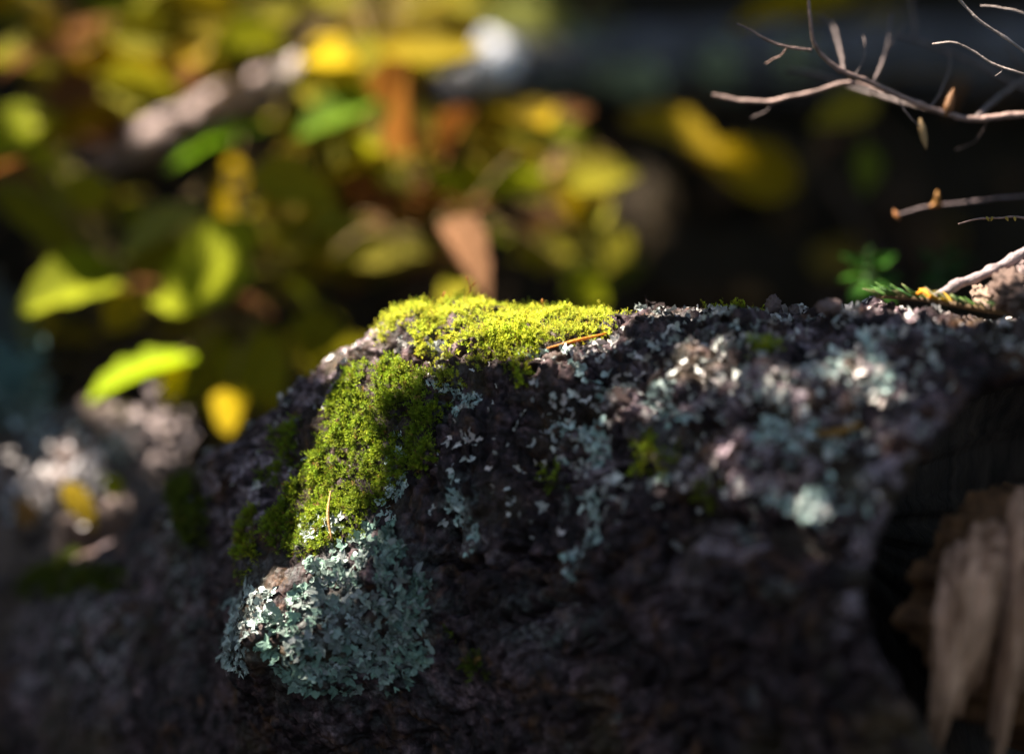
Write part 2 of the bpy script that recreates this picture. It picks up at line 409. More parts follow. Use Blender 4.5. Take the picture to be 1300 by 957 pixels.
for cx, cy, rx, ry in TUFTS: tmask = np.maximum(tmask, 1.25 - np.hypot((wx - cx) / rx, (wy - cy) / ry))
tmask = np.clip(tmask * 2, 0, 1) * FR
allm = np.maximum(mmask, tmask)
# bark relief
lump = 0.0052 * fbm(Af * 34, 2) + 0.0013 * fbm(Af * 95 + 5, 2)
va = arc_a / 0.015 + 0.9 * fbm(Af * 60, 3); vc = arc_c / 0.024 + 0.9 * fbm(Af * 60 + 17, 3)
f1, f2, cid = voronoi2(va, vc)
plate = sstep(0.02, 0.30, f2 - f1)
cellh = _G[cid, 2] * 0.0007
f1b, f2b, cidb = voronoi2(arc_a / 0.0062 + 0.6 * fbm(Af * 160, 2), arc_c / 0.0048 + 0.6 * fbm(Af * 160 + 3, 2))
scale2 = sstep(0.0, 0.25, f2b - f1b) * 0.00035 + _G[cidb, 0] * 0.00022
grain = 1 - np.abs(perlin(np.c_[arc_a / 0.0026, arc_c / 0.016, arc_a * 9]))
grain2 = 1 - np.abs(perlin(np.c_[arc_a / 0.0011 + 40, arc_c / 0.007, arc_a * 9]))
fine = 0.0006 * fbm(Af * 520, 3)
rt = sstep(560, 760, px0.ravel())
f1c, f2c, cidc = voronoi2(arc_a / 0.030 + 0.7 * fbm(Af * 50 + 8, 2) + arc_c * 22, arc_c / 0.0125 + 0.6 * fbm(Af * 70 + 19, 2))
ledge = rt * ((sstep(0.0, 0.30, f2c - f1c) - 1) * 0.0034 + _G[cidc, 2] * 0.0016)
low = 1 - sstep(0.45, 0.75, fbm(Af * 18 + 2, 2) * 0.5 + 0.5)
disp = lump + ledge + (plate - 1) * 0.0017 * (0.4 + 0.6 * low) + cellh + scale2 + (grain - 0.75) * 0.0030 * (0.6 + 0.6 * (1 - low)) + (grain2 - .75) * 0.0011 + fine
disp = disp.reshape(px0.shape)
keep = 1 - 0.72 * allm
disp = disp * keep + 0.0022 * mmask * (0.6 + 0.8 * fbm(Af * 120 + 4, 2).reshape(px0.shape)) + 0.002 * tmask
for cx, cy, rx, ry, a in ((530, 414, 22, 14, .0035), (590, 404, 26, 12, .003), (548, 446, 16, 8, -.004), (502, 424, 14, 14, .003), (640, 476, 26, 14, .004),
                          (585, 470, 22, 12, .0035), (620, 498, 30, 12, -.004), (700, 520, 60, 16, -.0035), (830, 470, 60, 14, -.003), (960, 520, 60, 14, -.004), (780, 545, 40, 18, .003),
                          (920, 590, 60, 30, .005), (1000, 690, 60, 20, -.008), (860, 560, 34, 10, -.005), (1010, 590, 50, 20, .004), (1150, 430, 90, 16, .003), (1040, 420, 60, 10, -.003)):
    disp = disp + a * gauss(cx, cy, rx, ry)
for pts, wd, a in (([(556, 712), (600, 722), (660, 712), (690, 720)], 7, .007), ([(640, 790), (690, 775), (745, 762)], 9, .007), ([(575, 482), (560, 520), (548, 575), (552, 620)], 5, .003),
                   ([(700, 560), (760, 520), (840, 506)], 6, .004), ([(800, 600), (860, 545), (930, 540), (1000, 520)], 8, .005), ([(860, 640), (940, 660), (1040, 690)], 12, .008),
                   ([(880, 800), (930, 760), (1000, 770)], 14, .006), ([(455, 470), (490, 452), (530, 462), (570, 468)], 4, .002), ([(830, 425), (900, 440), (960, 470)], 6, .003),
                   ([(300, 640), (345, 560), (400, 480)], 5, .003), ([(250, 700), (290, 620), (350, 520)], 6, .003), ([(580, 640), (572, 700), (590, 780)], 4, .003), ([(650, 620), (668, 690), (655, 740)], 4, .003)):
    d = sdline(wx, wy, pts)
    disp = disp - a * np.exp(-(d / wd) ** 2) * FR * (1 - 0.7 * allm)
Wl = Wd + N0 * disp[..., None]
NL = grid_normals(Wl)
if (NL[NU // 2, 200] @ (CAM - Wl[NU // 2, 200])) < 0: NL = -NL
Wf = Wl.reshape(-1, 3); NLf = NL.reshape(-1, 3)
LPX, LPY, LD = PX(Wl)
# faces
i0 = np.arange(NU - 1)[:, None] * NV; k0 = np.arange(NV)[None]; k1 = (k0 + 1) % NV
quads = np.stack([i0 + k0, i0 + k1, i0 + NV + k1, i0 + NV + k0], -1).reshape(-1, 4)
if flip: quads = quads[:, ::-1]
# broken end: bark lip, then the hollow behind it
rimpts = Wl[-1]; rc = rimpts.mean(0)
axis_in = (Wl[-40].mean(0) - rc); axis_in /= np.linalg.norm(axis_in)
extra = []; nin = np.cumsum(np.ones(NV)) * 0
jag = fbm(rimpts * 60, 3)
for sc, dp in ((0.965, -0.002), (0.90, 0.001), (0.86, 0.008), (0.80, 0.022), (0.68, 0.036), (0.4, 0.046), (0.02, 0.048)):
    r = rc + (rimpts - rc) * (sc + 0.02 * fbm(rimpts * 45 + dp * 90, 2)[:, None]) + axis_in * (dp + 0.004 * jag[:, None] * (dp > 0))
    extra.append(r)
ev = np.vstack(extra); base = NU * NV; er = []
prev = np.arange(NV) + (NU - 1) * NV
for e in range(len(extra)):
    cur = base + e * NV + np.arange(NV)
    er.append(np.c_[prev, np.roll(prev, -1), np.roll(cur, -1), cur]); prev = cur
er = np.vstack(er)
if flip: er = er[:, ::-1]
crust = 0.6 * sstep(0.38, 0.70, fbm(Af * 55 + 11, 3) + 0.25 * sstep(600, 900, px0.ravel()) - 0.15) * (0.35 + 0.65 * sstep(0.0, 0.4, fbm(Af * 300 + 2, 2)))
for cx, cy, rx, ry in ((480, 780, 70, 90), (350, 780, 55, 50), (575, 505, 22, 24), (500, 590, 10, 45), (590, 655, 24, 40), (735, 690, 12, 40), (880, 440, 60, 24), (120, 800, 45, 80), (215, 760, 26, 90), (60, 820, 40, 60), (180, 690, 20, 30), (700, 790, 60, 40)):
    crust = np.maximum(crust, (0.75 if cx > 300 and cx < 690 else 0.4) * gauss(cx, cy, rx, ry).ravel() * sstep(-0.3, 0.35, fbm(Af * 200 + 8, 3)))
crust = np.clip(crust, 0, 0.9) * FR.ravel()
pale = np.zeros(len(Wf)); pn = fbm(Af * 120 + 15, 3); pn2 = fbm(np.c_[arc_a * 70, arc_c * 170, arc_a * 0] + 3, 3)  # pale lilac bark tones; highlights on the shaded bark are painted in too
for cx, cy, rx, ry, k in ((925, 585, 75, 36, .9), (1000, 610, 48, 40, .8), (870, 515, 70, 16, .8), (1085, 462, 70, 20, .9), (1000, 495, 70, 20, .8), (965, 430, 70, 16, .5), (1128, 610, 26, 80, .8), (1170, 535, 36, 40, .6),
                       (1060, 420, 130, 18, .55), (1080, 740, 22, 70, .8), (760, 560, 40, 60, .5), (700, 480, 60, 18, .45), (820, 450, 60, 14, .4), (1040, 545, 60, 20, .8), (930, 690, 50, 24, .45), (450, 432, 60, 20, .7), (620, 700, 50, 20, .3),
                       (120, 800, 45, 90, .5), (205, 740, 20, 90, .4), (40, 830, 30, 60, .4), (250, 660, 16, 50, .3), (330, 600, 34, 80, .6), (275, 640, 40, 70, .45), (395, 490, 50, 24, .6), (700, 800, 60, 40, .2), (860, 760, 60, 40, .2)):
    pale = np.maximum(pale, k * np.clip(1.6 * gauss(cx, cy, rx, ry).ravel(), 0, 1) * sstep(-0.06, 0.22, 0.6 * pn + 0.6 * pn2))
tint = np.zeros((len(Wf) + len(ev), 3)); tint[:len(Wf), 0] = crust; tint[:len(Wf), 1] = pale * FR.ravel()
log = thing('fallen_log', 'big rotting log with dark bark, moss and lichen, broken hollow end at right', 'log', (0, 0, 0))
nlip = 3 * NV
obj('bark', make_mesh('bark', np.vstack([Wf, ev[:nlip]]), np.vstack([quads, er[:nlip]]), True, tint[:len(Wf) + nlip]), BARK, log)
ho = obj('hollow', make_mesh('hollow', ev[nlip - NV:], er[nlip:] - len(Wf) - nlip + NV, True), ROT, log); ho['label'] = 'rotten hollow between bark and heartwood, void shade painted near-black'
# rotten core seen inside the broken end
nr, na = 26, 160
aa = np.linspace(0, NV, na, endpoint=False).astype(int); rp = rimpts[aa]
cv = []
for k in range(nr):
    f = k / (nr - 1)
    if f < 0.45: sc, dp = 0.43 + 0.02 * f, 0.040 - 0.040 * f / 0.45 * 0.70
    else: sc, dp = 0.44 * (1 - (f - 0.45) / 0.55) + 0.004, 0.012
    r = rc + (rp - rc) * sc + axis_in * dp + RIGHT * 0.032 - UP * 0.016
    ang = np.linspace(0, 2 * math.pi, na, endpoint=False)
    st = 1 - np.abs(perlin(np.c_[np.cos(ang) * 9, np.sin(ang) * 9, np.full(na, f * 1.5)]))
    st2 = perlin(np.c_[np.cos(ang) * 26, np.sin(ang) * 26, np.full(na, f * 2.0)])
    edge = sstep(0.2, 0.45, f)
    r = r - axis_in * (0.012 * (st - 0.6) + 0.003 * st2)[:, None] * edge + (rp - rc) * (0.07 * (st - 0.7) + 0.02 * st2 + 0.16 * perlin(np.c_[np.cos(ang) * 2.6 + 4, np.sin(ang) * 2.6, np.full(na, 0.5)]))[:, None] * (1 - 0.4 * edge)
    cv.append(r)
cvv = np.vstack(cv); ci = np.arange(nr - 1)[:, None] * na; ck = np.arange(na)[None]; ck1 = (ck + 1) % na
cq = np.stack([ci + ck, ci + ck1, ci + na + ck1, ci + na + ck], -1).reshape(-1, 4)
hw = obj('heartwood', make_mesh('heartwood', cvv, cq if not flip else cq[:, ::-1], True), CORE, log)
hw['label'] = 'pale brown rotten heartwood inside the hollow end'
# splinters of wood standing out of the core
wr_ = np.random.default_rng(4); RD = float(PX(rc)[2])
for k in range(11):
    sx = 1192 + 14 * k + wr_.uniform(-5, 5); y0 = 690 - 9 * k + wr_.uniform(-30, 40); y1 = 905 + wr_.uniform(-60, 60); wd_ = wr_.uniform(11, 19)
    D0 = RD - 0.020 + wr_.uniform(-.006, .006)
    a0 = P(sx + 8, y0, D0 + 0.012); a1 = P(sx + wr_.uniform(-6, 8), (y0 * 2 + y1) / 3, D0); a2 = P(sx - 8 + wr_.uniform(-8, 6), (y0 + 2 * y1) / 3, D0 + wr_.uniform(-.003, .003)); a3 = P(sx - 22, y1, D0 + 0.012)
    rr_ = wd_ * KPX * D0
    v, f = tube([a0, a1, a2, a3], [rr_ * 0.5, rr_, rr_ * 0.9, rr_ * 0.5], 9, 30, 0.35)
    obj('splinter', make_mesh('splinter', v, f), WOOD, hw)

# ---- scattering on the log
Qc = Wl
cell_area = (np.linalg.norm(np.cross(Wd[1:, 1:-1] - Wd[:-1, 1:-1], Wd[:-1, 2:] - Wd[:-1, 1:-1]), axis=2))
def sample_log(weight, n):
    """n points on the log, chosen by weight (per grid vertex) times area; returns position, normal, grid index."""
    wgt = (weight[:-1, 1:-1] * cell_area).ravel(); cs = np.cumsum(wgt)
    if cs[-1] <= 0: return np.zeros((0, 3)), np.zeros((0, 3)), np.zeros((0, 2), int)
    k = np.searchsorted(cs, rng.random(n) * cs[-1]); k = np.minimum(k, len(cs) - 1)
    iu, iv = np.divmod(k, NV - 2); iv = iv + 1
    a, b = rng.random(n)[:, None], rng.random(n)[:, None]; iv2 = (iv + 1) % NV
    p = (Wl[iu, iv] * (1 - a) + Wl[iu + 1, iv] * a) * (1 - b) + (Wl[iu, iv2] * (1 - a) + Wl[iu + 1, iv2] * a) * b
    return p, NL[iu, iv], np.c_[iu, iv]
def area_mm2(weight): return float((weight[:-1, 1:-1] * cell_area).sum() * 1e6)
def on_log(px, py):
    """The log's surface point and normal at a picture position (front side)."""
    d = np.hypot(LPX - px, LPY - py) + (1 - FR) * 1e6 + np.where(front[None] < -0.01, 1e3, 0)
    k = np.argmin(d); return Wf[k].copy(), NLf[k].copy()

# moss shoots: a curved stem set with narrow leaves
def moss_proto(seed, nleaf, spread, curl, llen):
    r = np.random.default_rng(seed); V, F, G = [], [], []
    bend = r.normal(size=2) * curl
    for k in range(nleaf):
        f = 0.18 + 0.82 * k / (nleaf - 1); an = k * 2.399 + r.normal() * 0.3
        c = np.array([bend[0] * f * f, bend[1] * f * f, f])
        el = math.radians(20 + 50 * f ** 1.5 + r.normal() * 12)
        d = np.array([math.cos(an) * math.cos(el), math.sin(an) * math.cos(el), math.sin(el)])
        sd = np.array([-math.sin(an), math.cos(an), 0.0])
        L = llen * (0.75 + 0.5 * math.sin(math.pi * min(f, 0.9))) * (1 + 0.2 * r.normal()); wv = L * spread
        n0 = len(V)
        tip = c + d * L + np.array([0, 0, -0.10 * L])
        V += [c, c + d * L * 0.45 + sd * wv, tip, c + d * L * 0.45 - sd * wv]
        F += [(n0, n0 + 1, n0 + 2), (n0, n0 + 2, n0 + 3)]
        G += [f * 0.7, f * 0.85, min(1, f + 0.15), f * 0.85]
    return np.array(V), np.array(F), np.clip(np.array(G), 0, 1)
MP = [moss_proto(k, 15, 0.20, 0.35, 0.30 + 0.03 * (k % 3)) for k in range(7)]
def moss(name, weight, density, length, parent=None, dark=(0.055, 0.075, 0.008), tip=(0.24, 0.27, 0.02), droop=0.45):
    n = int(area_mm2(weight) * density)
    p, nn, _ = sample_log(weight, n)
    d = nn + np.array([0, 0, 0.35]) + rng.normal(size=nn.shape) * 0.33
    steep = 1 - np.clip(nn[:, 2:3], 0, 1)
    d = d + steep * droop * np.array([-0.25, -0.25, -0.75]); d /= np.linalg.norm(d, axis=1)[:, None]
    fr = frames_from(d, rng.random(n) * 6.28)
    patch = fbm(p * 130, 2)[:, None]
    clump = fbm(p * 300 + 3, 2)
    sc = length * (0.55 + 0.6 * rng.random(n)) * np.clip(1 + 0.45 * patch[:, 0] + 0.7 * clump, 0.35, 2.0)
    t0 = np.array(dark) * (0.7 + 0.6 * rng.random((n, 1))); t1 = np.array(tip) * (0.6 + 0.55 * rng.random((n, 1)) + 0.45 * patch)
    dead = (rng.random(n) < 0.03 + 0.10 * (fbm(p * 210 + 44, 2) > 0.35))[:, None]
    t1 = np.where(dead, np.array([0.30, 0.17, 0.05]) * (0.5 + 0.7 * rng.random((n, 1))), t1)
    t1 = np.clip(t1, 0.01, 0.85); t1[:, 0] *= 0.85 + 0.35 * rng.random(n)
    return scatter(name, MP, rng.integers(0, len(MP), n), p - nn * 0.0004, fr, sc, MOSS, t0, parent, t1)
wm_front = np.maximum(sstep(-2, 12, d_front), sstep(-2, 8, d_strip) * 0.8) * (1 - sstep(0.22, 0.5, bare)) * FR
wm_front = np.clip(wm_front - 0.75 * sstep(0.22, 0.5, fbm(Af * 130 + 60, 3)).reshape(px0.shape), 0, 1)
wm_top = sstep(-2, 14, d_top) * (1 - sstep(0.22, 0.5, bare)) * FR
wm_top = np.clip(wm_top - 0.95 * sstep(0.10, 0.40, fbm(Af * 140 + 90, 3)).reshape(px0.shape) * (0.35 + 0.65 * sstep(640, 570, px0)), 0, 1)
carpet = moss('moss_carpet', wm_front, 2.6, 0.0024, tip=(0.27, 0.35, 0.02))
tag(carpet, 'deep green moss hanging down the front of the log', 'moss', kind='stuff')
cush = moss('moss_cushion', wm_top, 3.0, 0.0020, tip=(0.62, 0.64, 0.06), dark=(0.16, 0.19, 0.012))  # crest moss coloured brighter than the front moss, painting in sunlight
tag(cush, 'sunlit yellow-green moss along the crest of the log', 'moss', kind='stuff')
tl = ['small moss tuft just below the sunlit moss', 'round moss tuft on the log crest beside pale lichen', 'bright blurred moss tuft in the middle of the bare bark',
      'tiny blurred moss tuft right of the bright middle tuft', 'tiny moss tuft left of the bright middle tuft', 'thin moss fringe under the big crest lichen', 'moss fringe along the lower edge of the sunlit moss',
      'dim moss tuft right of the large teal lichen', 'dim moss tuft below the other one right of the teal lichen', 'thin moss line on the shaded left side of the burl', 'dim dark green moss on the low left end of the log', 'olive moss smear on the sloping left flank of the log']
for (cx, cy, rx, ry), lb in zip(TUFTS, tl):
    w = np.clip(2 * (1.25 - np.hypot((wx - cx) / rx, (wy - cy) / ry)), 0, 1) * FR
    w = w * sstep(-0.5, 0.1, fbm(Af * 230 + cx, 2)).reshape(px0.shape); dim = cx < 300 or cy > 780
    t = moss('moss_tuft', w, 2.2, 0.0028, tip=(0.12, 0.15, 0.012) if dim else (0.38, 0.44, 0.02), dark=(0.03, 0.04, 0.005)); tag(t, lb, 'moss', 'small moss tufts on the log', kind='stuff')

# red-stalked moss capsules
def sporophyte(px, py, hgt, lean, label):
    p, n = on_log(px, py)
    root = thing('moss_sporophyte', label, 'moss capsule', p, 'red stalked moss capsules')
    pts = [np.zeros(3) - n * 0.001, np.array([lean * 0.3, 0, hgt * 0.55]), np.array([lean, 0, hgt * 0.95]), np.array([lean * 1.5, -0.0003, hgt])]
    v, f = tube(pts, [0.00018, 0.00016, 0.00014, 0.00012], 5, 12)
    stk = obj('stalk', make_mesh('stalk', v, f), STEM, root, (0.30, 0.055, 0.02))
    e = np.array(pts[-1]); dv = np.array([lean * 0.6 + 0.0002, 0, 0.0009]); 
    v, f = tube([e, e + dv * 0.3, e + dv * 0.8, e + dv * 1.5, e + dv * 1.9], [0.00012, 0.0003, 0.00038, 0.00025, 0.00005], 6, 9)
    obj('capsule', make_mesh('capsule', v, f), STEM, stk, (0.42, 0.16, 0.03))
for a in ((597, 382, .0068, -.0006, 'tallest red moss stalk standing above the crest'), (594, 383, .0052, .0008, 'shorter red moss stalk leaning beside the tallest one'),
          (517, 398, .0034, .0002, 'lone red moss stalk at the left edge of the sunlit moss'), (560, 386, .0028, .0003, 'stubby moss stalk between the left and tallest stalks'),
          (690, 382, .0026, -.0003, 'short moss stalk on the right of the sunlit crest'), (540, 392, .0026, .0004, 'short moss stalk beside the lone left one')): sporophyte(*a)

# ---- lichens
def lobe_proto(seed, n=14):
    r = np.random.default_rng(seed); ph_ = r.random(3) * 6.28
    an = np.linspace(0, 2 * math.pi, n, endpoint=False)
    R = 1 + 0.34 * np.sin(3 * an + ph_[0]) + 0.26 * np.sin(5 * an + ph_[1]) + 0.12 * r.normal(size=n)
    R *= 1 + 0.45 * np.cos(an)
    z1 = 0.10 + 0.08 * np.sin(2 * an + ph_[2]); z2 = 0.22 + 0.20 * np.sin(3 * an + ph_[2]) + 0.12 * r.normal(size=n)
    V = [np.array([0, 0, 0.05])] + [np.array([math.cos(a) * q_ * 0.55, math.sin(a) * q_ * 0.55, z]) for a, q_, z in zip(an, R, z1)] + \
        [np.array([math.cos(a) * q_, math.sin(a) * q_, z]) for a, q_, z in zip(an, R, z2)]
    V = np.array(V); V[:, 0] += 0.4
    F = []
    for k in range(n):
        k2 = (k + 1) % n
        F += [(0, 1 + k, 1 + k2), (1 + k, 1 + n + k, 1 + n + k2), (1 + k, 1 + n + k2, 1 + k2)]
    g = np.r_[np.zeros(1), np.full(n, 0.35), np.ones(n)]
    return V, np.array(F), g
LP = [lobe_proto(50 + k) for k in range(8)]
LM = []
for k, (v, f, g) in enumerate(LP):
    me = make_mesh('lobe', v, f, False); me.materials.append(LICHENC); LM.append(me)
def wpoly(poly): return sstep(-1, 5, sdpoly(wx, wy, poly)) * FR
def well(cx, cy, rx, ry): return np.clip(2.2 * (1.1 - np.hypot((wx - cx) / rx, (wy - cy) / ry)), 0, 1) * FR
def outward(p, c, nn):
    d = p - c; d = d - nn * (d * nn).sum(1)[:, None]; d /= np.linalg.norm(d, axis=1)[:, None] + 1e-9
    d = d + 0.4 * rng.normal(size=d.shape); d = d - nn * (d * nn).sum(1)[:, None]; d /= np.linalg.norm(d, axis=1)[:, None] + 1e-9
    return np.stack([d, np.cross(nn, d), nn], -1)
def lichen_parts(label, weight, nparts, nsmall, size, colA, colB, rim=None):
    p, nn, gi = sample_log(weight, nparts + nsmall); c = p.mean(0)
    far = np.linalg.norm(p - c, axis=1); far /= far.max()
    nj = nn + 0.17 * rng.normal(size=nn.shape); nj /= np.linalg.norm(nj, axis=1)[:, None]
    fr = outward(p, c, nj)
    root = thing('lichen_patch', label, 'lichen', c, 'lichen patches on the log')
    sc = size * (0.40 + 0.9 * rng.random(len(p)) ** 1.6 + 0.25 * far)
    mixf = np.clip(far + 0.35 * rng.normal(size=len(p)), 0, 1)[:, None]
    col = (np.array(colA) * (1 - mixf) + np.array(colB) * mixf) * (0.45 + 1.0 * rng.random((len(p), 1)))
    which = rng.integers(0, len(LP), len(p))
    order = np.argsort(-sc); big, small = order[:nparts], order[nparts:]
    for i in big:
        o = obj('lobe', LM[which[i]], None, root, col[i])
        m4 = np.eye(4); m4[:3, :3] = fr[i] * sc[i]; m4[:3, 3] = p[i] + nn[i] * 0.0003 - c
        o.matrix_local = Matrix(m4.tolist())
    if len(small):
        o = scatter('small_lobes', LP, which[small], p[small] - c + nn[small] * 0.0002, fr[small], sc[small], LICHEN, col[small], root); o['kind'] = 'stuff'
    return root
def lichen_mesh(label, weight, n, size, colA, colB):
    p, nn, gi = sample_log(weight, n)
    nj = nn + 0.35 * rng.normal(size=nn.shape); nj /= np.linalg.norm(nj, axis=1)[:, None]
    c = p.mean(0); fr = outward(p, c, nj)
    mixf = rng.random((n, 1)); col = (np.array(colA) * (1 - mixf) + np.array(colB) * mixf) * (0.7 + 0.6 * rng.random((n, 1)))
    o = scatter('lichen_patch', LP, rng.integers(0, len(LP), n), p + nn * 0.0003 - c, fr, size * (0.6 + 0.8 * rng.random(n)), LICHEN, col)
    o.location = c.tolist()
    return tag(o, label, 'lichen', 'lichen patches on the log', kind='stuff')
TEAL, PALE, GREY, PINK = (0.14, 0.22, 0.17), (0.42, 0.46, 0.42), (0.26, 0.26, 0.25), (0.48, 0.39, 0.37)
BIG = [(432, 700), (462, 672), (500, 662), (528, 686), (542, 740), (546, 792), (548, 836), (516, 866), (470, 880), (430, 872), (410, 846), (402, 800), (392, 772), (418, 736)]
lichen_parts('large teal leafy lichen spreading over the burl below the moss', wpoly(BIG) * (0.12 + sstep(-0.22, 0.18, fbm(Af * 190 + 77, 3))).reshape(px0.shape), 300, 820, 0.00135, (0.25, 0.255, 0.25), (0.17, 0.255, 0.205))
LEFT = [(300, 772), (316, 748), (346, 738), (384, 742), (404, 762), (396, 806), (380, 836), (352, 852), (322, 834), (306, 800)]
lichen_parts('pale flaky lichen at the left edge of the burl', wpoly(LEFT), 150, 160, 0.0012, (0.52, 0.55, 0.52), (0.30, 0.36, 0.34))
lichen_parts('small pale lichen lobes between moss and the large teal lichen', well(412, 668, 26, 22), 46, 40, 0.0011, PALE, (0.50, 0.55, 0.48))
lichen_parts('white crinkled lichen knob on the crest right of the moss', well(826, 393, 24, 8), 40, 40, 0.0014, (0.55, 0.55, 0.55), PALE)
for lb, e, n, s in (
    ('long pale blue-green lichen below the crest tuft', (880, 440, 66, 26), 260, .0015), ('lichen beside the crest tuft, upper end of the pale band', (950, 432, 40, 20), 110, .0015),
    ('pale out-of-focus lichen high on the right of the log', (1092, 466, 46, 20), 130, .0016), ('blurred pale lichen in the middle of the right side', (1015, 545, 46, 22), 130, .0016),
    ('blurred teal lichen above the dark hollow at right', (1032, 632, 52, 26), 150, .0017), ('pale lichen on the ridge above the bright moss tuft', (838, 508, 30, 20), 90, .0014),
    ('lichen scatter left of the bright moss tuft', (738, 555, 34, 34), 110, .0013), ('bluish lichen under the sunlit moss edge', (700, 458, 36, 10), 70, .0013),
    ('small round lichen below the bluish one', (765, 478, 30, 14), 40, .0012), ('pinkish lichen on the upper right bark', (985, 486, 40, 16), 80, .0014),
    ('small teal lichen low in the middle', (745, 640, 22, 14), 40, .0013), ('narrow hanging lichen in the lower middle', (736, 692, 14, 38), 60, .0012),
    ('lichen specks right of the large teal patch', (590, 655, 26, 44), 110, .0011), ('grey crust lichen just right of the green moss', (578, 503, 26, 22), 120, .0009),
    ('thin strip of lichen on the right edge of the green moss', (503, 610, 14, 50), 90, .0010), ('pale lichen spots on the left crest', (440, 440, 40, 16), 22, .0009),
    ('bright lichen just under the bright moss tuft', (834, 604, 16, 10), 30, .0013)):
    warm = 'pink' in lb or 'crest' in lb
    e2 = (e[0], e[1], e[2] * 1.15, e[3] * 1.15); rag = sstep(-0.05, 0.30, fbm(Af * 170 + e[0], 3)).reshape(px0.shape)
    lichen_mesh(lb, well(*e2) * rag, int(n * 0.75), s * 0.8, PINK if warm else (0.56, 0.60, 0.58), (0.28, 0.38, 0.35) if not warm else PALE)
fw = ((0.12 + sstep(0.20, 0.6, fbm(Af * 60 + 20, 3))).reshape(px0.shape) * (1 - allm) * FR * (0.25 + 0.75 * sstep(520, 760, px0)) * sstep(720, 560, py0))
p, nn, gi = sample_log(fw, 1700)
nj = nn + 0.4 * rng.normal(size=nn.shape); nj /= np.linalg.norm(nj, axis=1)[:, None]
mixf = rng.random((1700, 1)); col = (np.array(PINK) * (1 - mixf) + np.array((0.42, 0.42, 0.40)) * mixf) * (0.5 + 0.9 * rng.random((1700, 1)))
fl = scatter('lichen_flecks', LP, rng.integers(0, 8, 1700), p + nn * 0.0002, frames_from(nj, rng.random(1700) * 6.28), 0.0007 + 0.0011 * rng.random(1700) ** 2, LICHEN, col)
tag(fl, 'fine pale lichen flecks sprinkled over the dark bark', 'lichen', kind='stuff')

# bark flakes lifting off the log
def flake_mesh(seed):
    r = np.random.default_rng(seed); n = 9; an = np.linspace(0, 2 * math.pi, n, endpoint=False)
    R = 1 + 0.25 * r.normal(size=n); R = np.clip(R, 0.6, 1.5)
    top = np.c_[np.cos(an) * R * 1.5, np.sin(an) * R * 0.8, 0.28 + 0.22 * (np.cos(an) * R) + 0.10 * r.normal(size=n)]
    bot = np.c_[top[:, 0] * 1.02, top[:, 1] * 1.02, top[:, 2] - 0.30]
    V = np.vstack([[0, 0, 0.34], top, bot]); F = []
    for k in range(n):
        k2 = (k + 1) % n; F += [(0, 1 + k, 1 + k2), (1 + k, 1 + n + k, 1 + n + k2), (1 + k, 1 + n + k2, 1 + k2)]
    me = make_mesh('bark_flake', V, np.array(F), False, np.zeros((len(V), 3))); me.materials.append(BARK); return me
FM = [flake_mesh(k) for k in range(7)]
fw = ((1 - np.clip(allm * 1.6, 0, 1)) * FR * (plate.reshape(px0.shape) ** 2) * sstep(1160, 1120, px0) * sstep(520, 640, px0))
p, nn, gi = sample_log(fw, 260)
fr = frames_from(nn, rng.random(260) * 6.28, 0.22)
for k in range(260):
    o = obj('bark_flake', FM[k % 7], None, log); m4 = np.eye(4); m4[:3, :3] = fr[k] * (0.0010 + 0.0020 * rng.random() ** 2); m4[:3, 3] = p[k] - nn[k] * 0.0003
    o.matrix_world = Matrix(m4.tolist())

# ---- needles and scraps lying on the log
def needle(label, a, b, D_lift, wid, color, name='pine_needle', cat='needle'):
    p0, n0 = on_log(*a); p1, n1 = on_log(*b)
    p0 = p0 + n0 * D_lift; p1 = p1 + n1 * D_lift; mid = (p0 + p1) / 2 + (n0 + n1) * 0.0008
    v, f = tube([p0, mid, p1], [wid * 0.35, wid, wid * 0.5], 6, 12, 0.1)
    c = v.mean(0); o = obj(name, make_mesh(name, v - c, f), NEEDLE, None, color); o.location = c.tolist()
    return tag(o, label, cat)
needle('dry brown needle standing upright against the moss above the teal lichen', (427, 628), (431, 684), 0.0030, 0.00055, (0.42, 0.24, 0.09))
needle('orange needle lying across the right edge of the sunlit moss', (700, 444), (772, 424), 0.0028, 0.0006, (0.55, 0.20, 0.02))
needle('out-of-focus amber twig on the right side of the log', (1030, 542), (1094, 536), 0.0025, 0.0015, (0.34, 0.17, 0.04), 'dry_stalk', 'stalk')
needle('bright orange needle poking up from the fir sprig', (1176, 392), (1160, 372), 0.0040, 0.0009, (0.75, 0.28, 0.02))

